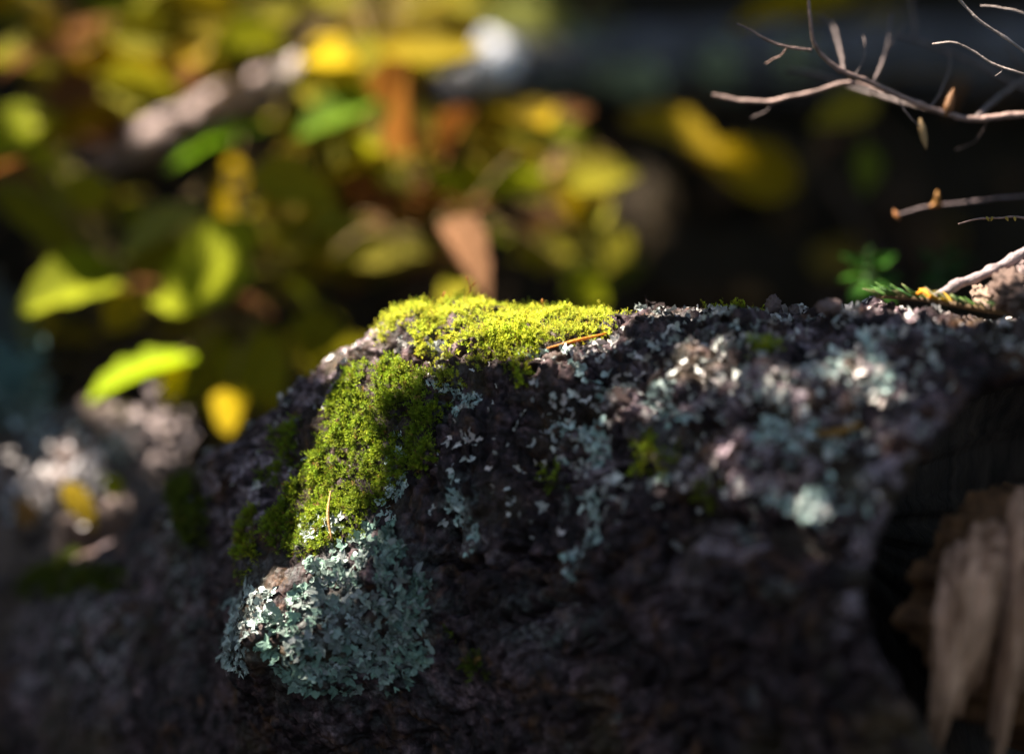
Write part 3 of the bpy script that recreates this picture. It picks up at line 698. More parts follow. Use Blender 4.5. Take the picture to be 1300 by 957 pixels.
# ------------------------------------------------------------------ leaves
def leaf_mesh(kind, seed):
    r = np.random.default_rng(seed); n, m = 15, 7
    t = np.linspace(0, 1, n); c = np.linspace(-1, 1, m)
    if kind == 'heart': wv = np.sqrt(np.clip(1 - ((t - 0.33) / 0.67) ** 2, 0, 1)) * np.where(t < 0.33, np.sqrt(np.clip(1 - ((0.33 - t) / 0.40) ** 2, 0, 1)), 1) * (1 - 0.45 * sstep(.5, 1, t))
    elif kind == 'lobed': wv = np.sin(math.pi * np.clip(t, 0, 1) ** 0.8) * (0.75 + 0.35 * np.sin(t * 17 + 1))
    elif kind == 'narrow': wv = np.sin(math.pi * t ** 0.9) ** 0.9
    else: wv = np.sin(math.pi * t ** 0.78) ** 0.85
    wv = wv * (1 + 0.05 * np.sin(t * 55)); wv[0] = max(wv[0], 0.02) if kind != 'heart' else 0.45; wv[-1] = 0.015
    T, Cc = np.meshgrid(t, c, indexing='ij')
    x = T + np.where(kind == 'heart', -0.14 * np.abs(Cc) ** 1.5 * (1 - T) ** 3, 0.0)
    y = 0.5 * Cc * wv[:, None]
    z = 0.16 * np.abs(y) * 2 * (0.6 + 0.4 * r.random()) - 0.28 * (T - 0.35) ** 2 + 0.02 * np.sin(T * 26) * np.abs(Cc) + 0.05 * r.normal() * Cc * T
    if kind == 'curled': z = z + 0.45 * y * y * 4 * 0.6 + 0.25 * np.sin(T * 3.1) * Cc * 0.3
    V = np.stack([x, y, z], -1).reshape(-1, 3)
    ii = (np.arange(n - 1)[:, None] * m + np.arange(m - 1)[None]).ravel()
    me = make_mesh('leaf', V, np.c_[ii, ii + m, ii + m + 1, ii + 1]); return me
LEAFM = {k: [leaf_mesh(k, 3 * i + 1) for i in range(3)] for k in ('ovate', 'heart', 'lobed', 'narrow', 'curled')}
LEAFD = {k: [m.copy() for m in v] for k, v in LEAFM.items()}
for v in LEAFM.values():
    for m in v: m.materials.append(LEAF)
for v in LEAFD.values():
    for m in v: m.materials.append(DRYLEAF)
def leaf_matrix(p0, p1, width, nrm):
    xa = p1 - p0; L = np.linalg.norm(xa); xa = xa / L
    ya = np.cross(nrm, xa); ya /= np.linalg.norm(ya); za = np.cross(xa, ya)
    m4 = np.eye(4); m4[:3, 0] = xa * L; m4[:3, 1] = ya * width; m4[:3, 2] = za * L * 0.8; m4[:3, 3] = p0
    return m4
FACE = -FWD * 0.75 + UP * 0.65
YEL, YG, GRN, OLV, MUS, TAN, BRN, ORG = (0.62, 0.42, 0.006), (0.32, 0.35, 0.008), (0.11, 0.22, 0.007), (0.24, 0.21, 0.008), (0.38, 0.25, 0.006), (0.30, 0.16, 0.055), (0.16, 0.06, 0.014), (0.25, 0.095, 0.016)
def sapling(label, cat, base, tops, leaves, stemcol=(0.06, 0.035, 0.02), fill=None):
    """leaves: (x0,y0,x1,y1,width,D,tilt,kind,colour[,label]) base and tip in the picture; every leaf hangs on a stalk from the nearest stem."""
    bx, by = base; bz = float(ground_z(np.array([bx]), np.array([by]))[0])
    org = np.array([bx, by, bz - 0.01]); root = thing('sapling', label, cat, org)
    stems = []
    for k, tp in enumerate(tops):
        e = P(*tp); mid = (org * 0.55 + e * 0.45) + np.array([0.02 * math.sin(k * 2.3), 0.02, 0.03])
        pts = catmull([org, mid, e], 24); stems.append(pts)
        v, f = tube(pts - org, np.linspace(0.0022, 0.0009, 24), 6); obj('stem', make_mesh('stem', v, f), STEM, root, stemcol)
    allst = np.vstack(stems)
    if fill:
        fx0, fx1, fy0, fy1, d0, d1, cnt, cols = fill; fr0 = np.random.default_rng(cnt + int(fx1))
        for k in range(cnt):
            x, y, an = fr0.uniform(fx0, fx1), fr0.uniform(fy0, fy1), fr0.uniform(-0.6, 3.7); ln = fr0.uniform(55, 135)
            mx_, my_ = x - math.cos(an) * ln * 0.5, y + math.sin(an) * ln * 0.28
            if (150 < mx_ < 420 and abs(my_ - (185 - (mx_ - 180) * 0.45)) < 48) or (550 < mx_ < 690 and 15 < my_ < 140): continue
            leaves = leaves + [(x, y, x - math.cos(an) * ln, y + math.sin(an) * ln * 0.55, ln * 0.5, fr0.uniform(d0, d1), 0.0, ['ovate', 'curled!', 'heart', 'lobed', 'narrow'][k % 5], cols[k % len(cols)])]
    for k, lf in enumerate(leaves):
        x0, y0, x1, y1, wpx, D, tilt, kind, col = lf[:9]
        p0 = P(x0, y0, D + tilt); p1 = P(x1, y1, D - tilt)
        nrm = FACE + 0.35 * rng.normal(size=3); nrm /= np.linalg.norm(nrm)
        dry = kind.endswith('!'); kd = kind.rstrip('!')
        me = (LEAFD if dry else LEAFM)[kd][k % 3]
        cj = tuple(np.clip(np.array(col) * (0.85 + 0.3 * rng.random()), 0, 0.9))
        o = obj('leaf', me, None, root, cj)
        m4 = leaf_matrix(p0 - org, p1 - org, wpx * 1.2 * KPX * D, nrm); o.matrix_local = Matrix(m4.tolist())
        if len(lf) > 9: o['label'] = lf[9]
        s = allst[np.argmin(np.linalg.norm(allst - p0, axis=1))]
        v, f = tube([s - org, (s + p0) / 2 - org + np.array([0, 0, 0.006]), p0 - org], 0.0006, 5, 10)
        obj('leaf_stalk', make_mesh('leaf_stalk', v, f), STEM, root, (0.16, 0.10, 0.03))
    return root
sapling('low sapling with broad yellow-green leaves at the left behind the log', 'sapling', (-0.22, 0.33), [(235, 250, 1.03), (110, 300, 1.02), (330, 400, 1.01), (300, 230, 1.05)], [
    (312, 330, 182, 372, 120, .99, -.01, 'heart', YG, 'broad heart-shaped green leaf'), (250, 452, 104, 500, 74, .98, .01, 'ovate', (0.30, 0.40, 0.01), 'bright green leaf with yellow edge'),
    (160, 340, 24, 388, 78, 1.0, .02, 'ovate', YG), (310, 440, 352, 522, 74, .99, .01, 'heart', OLV), (292, 492, 288, 550, 46, .975, .005, 'ovate', YEL),
    (404, 392, 398, 458, 62, 1.02, .0, 'ovate', OLV), (-8, 232, 84, 312, 58, 1.03, .0, 'ovate', OLV), (262, 268, 150, 322, 54, 1.01, .01, 'ovate', (0.36, 0.34, 0.06)),
    (290, 240, 296, 306, 62, 1.04, 0, 'heart', MUS), (356, 210, 398, 318, 52, 1.06, 0, 'narrow', OLV), (330, 280, 402, 320, 44, 1.05, 0, 'ovate', OLV),
    (205, 515, 330, 470, 34, 1.03, .01, 'narrow', OLV), (70, 395, 10, 430, 50, 1.06, 0, 'ovate', MUS), (230, 452, 212, 520, 34, .985, 0, 'ovate', YEL)], fill=(20, 430, 150, 480, 1.0, 1.14, 52, [OLV, (0.26, 0.18, 0.008), YG, (0.14, 0.12, 0.008), BRN, OLV]))
sapling('sapling with yellowing leaves over the pale branch at upper left', 'sapling', (-0.30, 0.47), [(150, 60, 1.13), (280, 30, 1.14), (440, 20, 1.12), (60, 160, 1.12)], [
    (380, 72, 470, 70, 60, 1.06, .0, 'ovate', YEL, 'brightest yellow leaf above the brown curled one'), (536, 78, 430, 66, 60, 1.07, .01, 'ovate', (0.66, 0.46, 0.01)), (478, 120, 376, 168, 52, 1.05, .01, 'ovate', (0.13, 0.24, 0.008), 'fresh green leaf'),
    (496, 172, 400, 228, 58, 1.08, 0, 'ovate', MUS), (346, 22, 176, 100, 62, 1.12, .02, 'ovate', MUS), (214, 6, 170, 66, 52, 1.13, 0, 'heart', YG), (176, 58, 112, 110, 46, 1.12, 0, 'ovate', OLV),
    (192, 132, 36, 200, 46, 1.10, .01, 'narrow', MUS), (68, 122, 60, 180, 42, 1.10, 0, 'ovate', YG), (62, -6, -14, 30, 52, 1.15, 0, 'ovate', OLV), (345, 160, 206, 206, 26, 1.06, 0, 'narrow', GRN),
    (0, 140, 22, 196, 40, 1.1, 0, 'ovate', YG), (145, 205, 58, 250, 42, 1.14, 0, 'ovate!', BRN), (360, -10, 330, 66, 62, 1.14, 0, 'ovate', OLV), (470, -6, 380, 30, 60, 1.16, .02, 'ovate', OLV),
    (650, -10, 520, 36, 60, 1.16, .02, 'ovate', MUS), (560, 0, 450, 36, 52, 1.17, .0, 'ovate', OLV), (300, 200, 276, 262, 40, 1.10, 0, 'ovate', MUS), (390, 172, 350, 232, 34, 1.09, 0, 'narrow', MUS), (130, 20, 90, 70, 34, 1.16, 0, 'ovate!', BRN)], fill=(0, 640, -20, 120, 1.05, 1.2, 72, [(0.28, 0.2, 0.006), OLV, MUS, (0.22, 0.22, 0.008), BRN, OLV]))
sapling('sapling with yellow and curled brown leaves above the sunlit moss', 'sapling', (-0.02, 0.42), [(545, 180, 1.07), (640, 150, 1.08), (720, 190, 1.09), (500, 300, 1.06), (585, 280, 1.04)], [
    (514, 78, 530, 192, 84, 1.03, -.02, 'curled!', ORG, 'curled brown hanging leaf'), (556, 282, 622, 384, 40, .97, .01, 'curled!', (0.27, 0.125, 0.055), 'pinkish brown leaf leaning behind the moss'),
    (802, 222, 682, 212, 60, 1.08, .01, 'lobed!', TAN, 'tan lobed leaf'), (742, 222, 732, 292, 56, 1.10, 0, 'ovate', MUS), (706, 132, 622, 200, 46, 1.09, .0, 'ovate', MUS), (692, 232, 540, 232, 54, 1.07, .01, 'ovate', YG),
    (530, 204, 600, 262, 44, 1.06, 0, 'ovate', YG), (600, 136, 556, 206, 34, 1.05, 0, 'curled!', ORG), (740, 310, 648, 324, 44, 1.12, 0, 'ovate', OLV), (440, 300, 446, 372, 50, 1.11, 0, 'curled!', BRN),
    (482, 212, 408, 292, 36, 1.08, 0, 'narrow', BRN), (556, 316, 500, 356, 40, 1.12, 0, 'ovate!', BRN), (690, 232, 782, 262, 40, 1.11, 0, 'lobed', MUS), (520, 240, 592, 296, 20, 1.09, 0, 'narrow', OLV), (470, 250, 386, 262, 30, 1.10, 0, 'ovate', MUS)], fill=(420, 780, 150, 340, 1.03, 1.15, 48, [OLV, (0.26, 0.18, 0.008), (0.22, 0.24, 0.008), (0.14, 0.12, 0.008), BRN, OLV]))
sapling('sapling with mustard leaves in the dark gap at right', 'sapling', (0.22, 0.50), [(900, 130, 1.16), (1080, 120, 1.15), (1010, 60, 1.17)], [
    (790, 150, 920, 190, 60, 1.12, .01, 'ovate', MUS), (1014, 236, 880, 188, 62, 1.13, .01, 'ovate', MUS, 'broad mustard leaf'), (1116, 128, 1030, 158, 44, 1.10, 0, 'ovate', (0.32, 0.25, 0.02)), (1098, 184, 1100, 246, 34, 1.12, 0, 'ovate', (0.20, 0.24, 0.02)),
    (1090, -6, 930, 26, 44, 1.17, .01, 'ovate', MUS), (1078, 170, 1030, 206, 30, 1.14, 0, 'ovate!', (0.10, 0.045, 0.02)), (820, 330, 740, 372, 46, 1.16, 0, 'ovate', (0.10, 0.13, 0.01)), (1230, 100, 1200, 150, 22, 1.02, 0, 'ovate!', BRN)])

# evergreen seedling behind the crest at right
def seedling(label, base_px, specs):
    org = P(*base_px); gz_ = float(ground_z(np.array([org[0]]), np.array([org[1]]))[0])
    foot = np.array([org[0], org[1], gz_ - 0.005]); root = thing('evergreen_seedling', label, 'seedling', foot)
    v, f = tube([foot * 0, (org - foot) * 0.5 + np.array([0.004, 0, 0]), org - foot], [0.002, 0.0015, 0.001], 6, 14)
    obj('stem', make_mesh('stem', v, f), STEM, root, (0.05, 0.05, 0.02))
    for k, (x0, y0, x1, y1, wpx, D, col) in enumerate(specs):
        p0, p1 = P(x0, y0, D), P(x1, y1, D - .005)
        o = obj('leaf', LEAFM['narrow'][k % 3], None, root, col); nrm = FACE + 0.3 * rng.normal(size=3)
        o.matrix_local = Matrix(leaf_matrix(p0 - foot, p1 - foot, wpx * 0.7 * KPX * D, nrm / np.linalg.norm(nrm)).tolist())
        s = org if y0 < base_px[1] + 15 else org
        v, f = tube([s - foot, (s + p0) / 2 - foot, p0 - foot], 0.0006, 5, 6); obj('leaf_stalk', make_mesh('leaf_stalk', v, f), STEM, root, (0.04, 0.08, 0.02))
G1 = (0.035, 0.135, 0.014); G2 = (0.02, 0.075, 0.018)
seedling('small deep green seedling behind the crest under the dead branch', (1100, 352, .90), [(1100, 345, 1068, 322, 26, .89, G1), (1104, 342, 1136, 322, 26, .9, G1), (1100, 352, 1066, 352, 26, .89, G1), (1102, 356, 1076, 388, 28, .88, G1),
    (1106, 352, 1146, 356, 26, .9, G2), (1108, 358, 1134, 388, 28, .89, G1), (1102, 340, 1104, 312, 22, .9, G2), (1100, 362, 1104, 396, 28, .88, G1)])
seedling('dim bluish green seedling behind the fir sprig', (1190, 340, .92), [(1190, 335, 1166, 320, 22, .91, G2), (1192, 332, 1218, 312, 22, .92, G2), (1190, 344, 1170, 366, 24, .91, G2), (1196, 342, 1228, 346, 22, .92, G2), (1192, 350, 1206, 376, 24, .91, G2), (1198, 336, 1240, 326, 20, .93, G2)])

# ------------------------------------------------------------------ pale branch and log lying on the bank
def branch_thing(name, label, cat, pts, radii, color, mat=FAR_BARK, n=40, sides=14, wob=0.16):
    v, f = tube(pts, radii, sides, n, wob); c = v.mean(0); root = thing(name, label, cat, c)
    obj('bark', make_mesh('bark', v - c, f), mat, root, color); return root, c
r_, c_ = branch_thing('broken_branch', 'pale broken branch slanting through the leaves at upper left', 'branch', [P(395, 88, 1.10), P(330, 112, 1.115), P(250, 145, 1.13), P(178, 182, 1.15), P(60, 250, 1.19)], [.0072, .0080, .0078, .0074, .007], (0.30, 0.22, 0.205), wob=0.3)
v, f = tube([P(402, 84, 1.097), P(380, 93, 1.103), P(352, 103, 1.109)], [.0068, .0086, .0082], 12, 14, 0.3)
o = obj('sunlit_end', make_mesh('sunlit_end', v - c_, f), FAR_BARK, r_, (0.62, 0.50, 0.45)); o['label'] = 'pale end of the branch with sunlight painted in'  # paler sleeve over the branch end paints its sunlight in
def bank_pt(px, py, Dmin=0.9):
    for D in np.arange(Dmin, 3.0, 0.005):
        p = P(px, py, D)
        if p[2] < float(ground_z(np.array([p[0]]), np.array([p[1]]))[0]): return p, D
    return P(px, py, 3.0), 3.0
Ds = [bank_pt(x, 110)[1] - 0.01 for x in (600, 900, 1200, 1400)]
DL = min(Ds)
r_, c_ = branch_thing('decaying_log', 'dark grey log with faint lichen lying on the bank behind', 'log', [P(575, 88, DL - .03), P(640, 84, DL - .015), P(800, 82, DL), P(1000, 78, DL), P(1250, 72, DL), P(1500, 66, DL)], [.021, .023, .023, .022, .021, .02], (0.085, 0.08, 0.088), n=60, sides=22)
v, f = tube([P(580, 78, DL - .048), P(612, 78, DL - .052), P(648, 80, DL - .045)], [.006, .0165, .010], 12, 16, 0.3)
o = obj('torn_end', make_mesh('torn_end', v - c_, f), FAR_BARK, r_, (0.86, 0.82, 0.84)); o['label'] = 'whitish torn end of the log with sunlight painted in'  # near-white: sunlight on the torn wood is put into its colour
for k, (x, y, rr) in enumerate(((700, 92, .008), (735, 72, .010), (822, 100, .010), (915, 84, .009), (770, 95, .007), (1010, 70, .008))):
    q0 = P(x, y, DL - .024); rd = np.random.default_rng(k + 5); V = []
    m = 60; dd = rd.normal(size=(m, 3)) * rr * 0.5; nn = np.tile(-FWD + 0.3 * UP, (m, 1)) + 0.5 * rd.normal(size=(m, 3)); nn /= np.linalg.norm(nn, axis=1)[:, None]
    dd -= (dd @ FWD)[:, None] * FWD * 0.8
    oo = scatter('lichen_spot', LP, rd.integers(0, 8, m), dd, frames_from(nn, rd.random(m) * 6), np.full(m, rr * 0.28), LICHEN, np.array((0.30, 0.34, 0.20)) * (0.7 + 0.6 * rd.random((m, 1))), r_)
    oo.location = (q0 - c_).tolist(); oo['kind'] = 'stuff'
mt = np.random.default_rng(3); m = 420; q0 = P(645, 38, DL - .01)
dd = mt.normal(size=(m, 3)) * np.array([.017, .008, .004]); nn = np.tile(np.array([0, -.3, 1.0]), (m, 1)) + 0.3 * mt.normal(size=(m, 3)); nn /= np.linalg.norm(nn, axis=1)[:, None]
o = scatter('moss_clump', MP, mt.integers(0, 7, m), dd - np.array([0, 0, .006]), frames_from(nn, mt.random(m) * 6), np.full(m, .014), MOSS, np.tile([[.10, .11, .02]], (m, 1)), None, np.tile([[.36, .36, .10]], (m, 1)))
o.location = q0.tolist(); tag(o, 'pale olive moss clump on top of the torn log end behind', 'moss', kind='stuff')

# ------------------------------------------------------------------ decaying stump at the left edge
def blob(center, radii, seed, n=70, m=110, amp=0.16, power=2.4):
    th = np.linspace(0.02, math.pi - 0.02, n); phv = np.linspace(0, 2 * math.pi, m, endpoint=False)
    T, Pp = np.meshgrid(th, phv, indexing='ij'); d = np.stack([np.sin(T) * np.cos(Pp), np.sin(T) * np.sin(Pp), np.cos(T)], -1).reshape(-1, 3)
    rr = 1 / (np.abs(d) ** power).sum(1) ** (1 / power)
    rr = rr * (1 + amp * fbm(d * 2.2 + seed, 3) + amp * 0.5 * (1 - np.abs(perlin(d * 6 + seed * 3))) + amp * 0.25 * perlin(d * 16 + seed))
    v = d * rr[:, None] * np.array(radii) + np.array(center)
    i = np.arange(n - 1)[:, None] * m; k = np.arange(m)[None]; k2 = (k + 1) % m
    return v, np.stack([i + k, i + m + k, i + m + k2, i + k2], -1).reshape(-1, 4)
sc_ = P(60, 742, .98); stump = thing('rotten_stump', 'rotten stump with pale lichen at the left edge behind the log', 'stump', (sc_[0], sc_[1], sc_[2] - 0.10))
s0 = np.array(stump.location)
v, f = blob(sc_ - s0, (.060, .05, .058), 2.0, amp=0.26); o = obj('bark', make_mesh('bark', v, f), FAR_BARK, stump, (0.10, 0.070, 0.062))
sh = P(5, 540, 1.0) - s0; v, f = blob(sh, (.017, .017, .05), 6.0, 50, 60, 0.25); o = obj('snag', make_mesh('snag', v, f), FAR_BARK, stump, (0.045, 0.05, 0.047)); o['label'] = 'upright broken snag with teal lichen'
sr = np.random.default_rng(21)
def stump_lichen(px, py, D, rr, colr, n=70, lb=None):
    q0 = P(px, py, D); n = int(n * 1.8); dd = sr.normal(size=(n, 3)) * rr * 0.62; dd -= (dd @ FWD)[:, None] * FWD * 0.6
    nn = np.tile(-FWD * .6 + UP * .6 - RIGHT * .3, (n, 1)) + 0.5 * sr.normal(size=(n, 3)); nn /= np.linalg.norm(nn, axis=1)[:, None]
    o = scatter('lichen_patch', LP, sr.integers(0, 8, n), dd, frames_from(nn, sr.random(n) * 6), rr * sr.uniform(.06, .2, n), LICHEN, np.array(colr) * 0.8 * (0.7 + 0.6 * sr.random((n, 1))))
    o.location = q0.tolist(); tag(o, lb, 'lichen', 'lichen patches on the stump', kind='stuff')
for a in ((18, 475, .972, .010, (0.15, 0.25, 0.24), 110, 'teal lichen hanging on the upright snag of the stump'), (20, 520, .972, .010, (0.25, 0.30, 0.27), 50, 'grey-green lichen lower on the snag'),
          (105, 600, .925, .008, (0.50, 0.46, 0.47), 40, 'white lichen on top of the stump nearest the log'), (60, 625, .925, .011, (0.42, 0.37, 0.36), 60, 'pale lichen smear in the middle of the stump'),
          (20, 640, .93, .009, (0.55, 0.53, 0.58), 50, 'whitish lichen at the far left of the stump'), (145, 568, .94, .008, (0.45, 0.45, 0.40), 40, 'pale lichen on the upper right shoulder of the stump'),
          (195, 560, .96, .013, (0.32, 0.25, 0.24), 70, 'pinkish lichen beside the log at the right of the stump'), (60, 572, .94, .010, (0.28, 0.32, 0.34), 40, 'bluish grey lichen in the hollow of the stump')): stump_lichen(*a)
for x0, y0, x1, y1, wpx, D, col, lb in ((80, 612, 122, 672, 34, .915, MUS, 'small yellow leaf fallen on the stump'), (152, 630, 128, 600, 26, .925, YG, 'little green-yellow leaf stuck on the stump'), (40, 668, 20, 630, 30, .92, TAN, 'tan leaf scrap on the left of the stump')):
    p0, p1 = P(x0, y0, D), P(x1, y1, D - .004); o = obj('fallen_leaf', LEAFM['ovate'][1], None, None, col)
    o.matrix_world = Matrix(leaf_matrix(p0, p1, wpx * KPX * D, FACE / np.linalg.norm(FACE)).tolist()); tag(o, lb, 'leaf', 'leaves fallen on the stump')

# ------------------------------------------------------------------ dead branches at the upper right
def twigs(name, label, cat, foot, runs, buds=()):
    """runs: (name, [(px,py,D)...], r0, r1, colour); the first run carries on to the foot on the ground, out of the picture."""
    org = np.array(foot, float); org[2] = float(ground_z(np.array([foot[0]]), np.array([foot[1]]))[0]) - 0.004
    root = thing(name, label, cat, org)
    for k, (nm, pts, r0, r1, colr) in enumerate(runs):
        w = [P(a_, b_, d_ - 0.016) for a_, b_, d_ in pts]
        if k == 0: w = [org, (org + w[0]) / 2 + np.array([0.02, 0.01, 0.0])] + w
        n = 22 * len(w); v, f = tube(np.array(w) - org, np.linspace(r0, r1, len(w)) * 0.46, 7, n, 0.22, nodes=True)
        o_ = obj(nm, make_mesh(nm, v, f), TWIG, root, colr)
        if k == 0: stem_ = o_
    for (x, y, D, x2, y2, wpx, colr) in buds:
        p0, p1 = P(x, y, D - 0.016) - org, P(x2, y2, D - 0.016) - org
        rr = wpx * KPX * D * 0.5; v, f = tube([p0, p0 * .7 + p1 * .3, p0 * .35 + p1 * .65, p1], [rr * .3, rr, rr * .85, rr * .12], 7, 10)
        obj('bud', make_mesh('bud', v, f), NEEDLE, stem_, colr)
    return root
TC = (0.22, 0.14, 0.12); TD = (0.10, 0.072, 0.068); TL = (0.27, 0.21, 0.19)
twigs('dead_branch', 'bare pinkish dead branch forking across the upper right corner', 'branch', (0.36, 0.06, 0), [
    ('stem', [(1420, 150, .80), (1300, 146, .80), (1235, 152, .80), (1165, 132, .80), (1110, 108, .795), (1060, 84, .79), (1036, 60, .787), (1029, 30, .785), (1027, -20, .785)], .0032, .0010, TC),
    ('twig', [(1030, 64, .787), (1000, 60, .785), (965, 46, .782), (936, 30, .78)], .0011, .0007, TC),
    ('twig', [(1150, 126, .80), (1110, 112, .81), (1072, 106, .81), (1030, 118, .81), (980, 128, .812), (940, 128, .815), (905, 121, .818)], .0017, .0016, TC),
    ('twig', [(1190, 142, .80), (1140, 128, .83), (1080, 110, .85), (1040, 96, .86), (1000, 88, .87)], .0017, .0014, TD),
    ('twig', [(1108, 107, .80), (1120, 80, .82), (1128, 48, .83), (1130, 16, .84)], .0011, .0009, TD),
    ('twig', [(1072, 92, .80), (1066, 62, .83), (1056, 30, .85), (1040, 18, .86)], .0012, .0009, TD),
    ('twig', [(1240, 150, .80), (1262, 128, .83), (1290, 108, .84), (1320, 90, .85)], .0024, .0016, TD),
    ('twig', [(1000, 60, .785), (990, 72, .79), (972, 80, .80)], .0006, .0004, TC), ('twig', [(985, 127, .812), (972, 142, .815), (955, 150, .82)], .0006, .0004, TD),
    ('twig', [(1128, 60, .826), (1142, 40, .835), (1150, 30, .84)], .0006, .0004, TD), ('twig', [(1085, 98, .795), (1098, 70, .80), (1096, 46, .81)], .0007, .0004, TD),
    ('twig', [(1180, 138, .80), (1196, 112, .81), (1206, 84, .82), (1204, 60, .825)], .0009, .0005, TD), ('twig', [(1140, 122, .80), (1150, 142, .795), (1168, 160, .79)], .0006, .0004, TD),
    ('twig', [(1255, 150, .80), (1240, 178, .81), (1214, 190, .82)], .0007, .0004, TD)],
    [(1168, 150, .797, 1176, 190, 11, (0.40, 0.25, 0.12)), (1200, 148, .80, 1211, 112, 14, (0.22, 0.10, 0.04))])
twigs('dry_twig', 'sharp pale twig crossing the very top right corner', 'twig', (0.40, 0.02, 0), [('stem', [(1400, 150, .77), (1300, 66, .768), (1255, 34, .768), (1232, 16, .768), (1212, -6, .768), (1190, -30, .768)], .0013, .0008, TL)])
twigs('dry_twig', 'thin curved twig with a hooked tip below the top corner', 'twig', (0.42, 0.035, 0), [('stem', [(1400, 130, .775), (1300, 94, .772), (1268, 84, .772), (1235, 66, .772), (1210, 55, .773), (1184, 56, .775)], .0011, .0006, TL), ('twig', [(1268, 84, .772), (1272, 90, .772), (1263, 97, .771)], .0005, .0003, TL)])
twigs('dry_twig', 'short twig tip entering at the top right edge', 'twig', (0.44, 0.02, 0), [('stem', [(1400, 60, .785), (1300, 18, .783), (1270, 11, .783), (1246, 8, .784)], .0009, .0006, TL)])
twigs('dry_twig', 'blurred twig with an upright spur behind the top right twigs', 'twig', (0.45, 0.16, 0), [('stem', [(1420, 170, .86), (1290, 110, .86), (1240, 82, .86), (1180, 58, .86), (1138, 44, .86)], .0020, .0013, TD), ('twig', [(1162, 52, .86), (1160, 24, .865), (1154, -12, .87)], .0014, .0012, TD), ('twig', [(1300, 100, .85), (1288, 72, .84), (1276, 56, .84)], .0011, .0008, TD)])
twigs('dry_twig', 'dim horizontal twig with two amber buds above the right crest', 'twig', (0.40, 0.10, 0), [('stem', [(1420, 245, .83), (1300, 249, .83), (1240, 256, .83), (1180, 262, .83), (1142, 272, .83)], .0014, .0008, (0.13, 0.09, 0.09))],
      [(1188, 262, .825, 1190, 242, 8, (0.42, 0.19, 0.04)), (1142, 280, .825, 1134, 266, 7, (0.34, 0.14, 0.05)), (1180, 262, .826, 1197, 258, 7, (0.38, 0.17, 0.05))])
twigs('dry_twig', 'fine ringed twig with yellow scars just above the right crest', 'twig', (0.38, 0.03, 0), [('stem', [(1420, 290, .765), (1300, 276, .762), (1270, 276, .762), (1240, 279, .762), (1216, 285, .762)], .0009, .0006, TC)],
      [(x, 275, .7612, x + d_, 281, 4, (0.36, 0.26, 0.05)) for x, d_ in ((1252, 4), (1260, -2), (1277, 3), (1288, 1))])

# ------------------------------------------------------------------ what lies on the right end of the crest
def on_crest(px):
    return P(px, float(keyed(np.array([px * 1.0]), KX, KY)[0]), FOCUS + float(keyed(np.array([px * 1.0]), KX, KD)[0]))
fs = thing('fir_sprig', 'green fir sprig with one amber patch lying along the right crest', 'sprig', on_crest(1200))
f0 = np.array(fs.location)
CD = lambda x: FOCUS + float(keyed(np.array([x * 1.0]), KX, KD)[0])
axis_pts = [P(1290, 398, CD(1290) - .003), P(1240, 391, CD(1240) - .003), P(1190, 383, CD(1190) - .003), P(1150, 378, CD(1150) - .003), P(1112, 377, CD(1112) - .003)]
cp = catmull(axis_pts, 90); v, f = tube(cp - f0, np.linspace(.0012, .0006, 90), 6); obj('stem', make_mesh('stem', v, f), STEM, fs, (0.09, 0.05, 0.02))
nv, nf = tube([(0, 0, 0), (.3, 0, .03), (.7, 0, .03), (1, 0, 0)], [.03, .062, .055, .008], 5, 6)
nme = make_mesh('needle', nv, nf); nme.materials.append(NEEDLE)
fr_ = np.random.default_rng(8)
for k in range(110):
    i = int(fr_.integers(0, 89)); t = cp[min(i + 1, 89)] - cp[max(i - 1, 0)]; t /= np.linalg.norm(t)
    side = np.cross(t, UP); d = t * 0.75 + side * fr_.normal() * 0.7 + UP * (0.25 + 0.5 * fr_.random()); d /= np.linalg.norm(d)
    L = 0.0056 * (0.7 + 0.5 * fr_.random()); fx = (89 - i) / 89.0; u_ = fr_.random()
    px_i = PX(cp[i])[0]
    colr = (0.42, 0.26, 0.02) if 1180 < px_i < 1215 and u_ < .75 else ((0.07, 0.15, 0.02) if u_ < .5 else ((0.03, 0.09, 0.02) if u_ < .8 else (0.24, 0.22, 0.10)))
    ya = np.cross(UP, d); ya /= np.linalg.norm(ya); za = np.cross(d, ya)
    m4 = np.eye(4); m4[:3, 0] = d * L; m4[:3, 1] = ya * L * 1.5; m4[:3, 2] = za * L * 1.1; m4[:3, 3] = cp[i] - f0
    o = obj('needle', nme, None, fs, colr); o.matrix_local = Matrix(m4.tolist())
st = thing('broken_stick', 'short pale broken stick resting on the right crest', 'stick', P(1186, 378, CD(1186)))
s1 = np.array(st.location)
v, f = tube(np.array([P(1184, 378, CD(1184)), P(1215, 362, CD(1186) + .002), P(1245, 350, CD(1186) + .003), P(1300, 322, CD(1186) + .004), P(1360, 296, CD(1186) + .006)]) - s1, [.0013, .0015, .0015, .0017, .0016], 9, 70, 0.3, nodes=True)
obj('bark', make_mesh('bark', v, f), TWIG, st, (0.22, 0.165, 0.165))
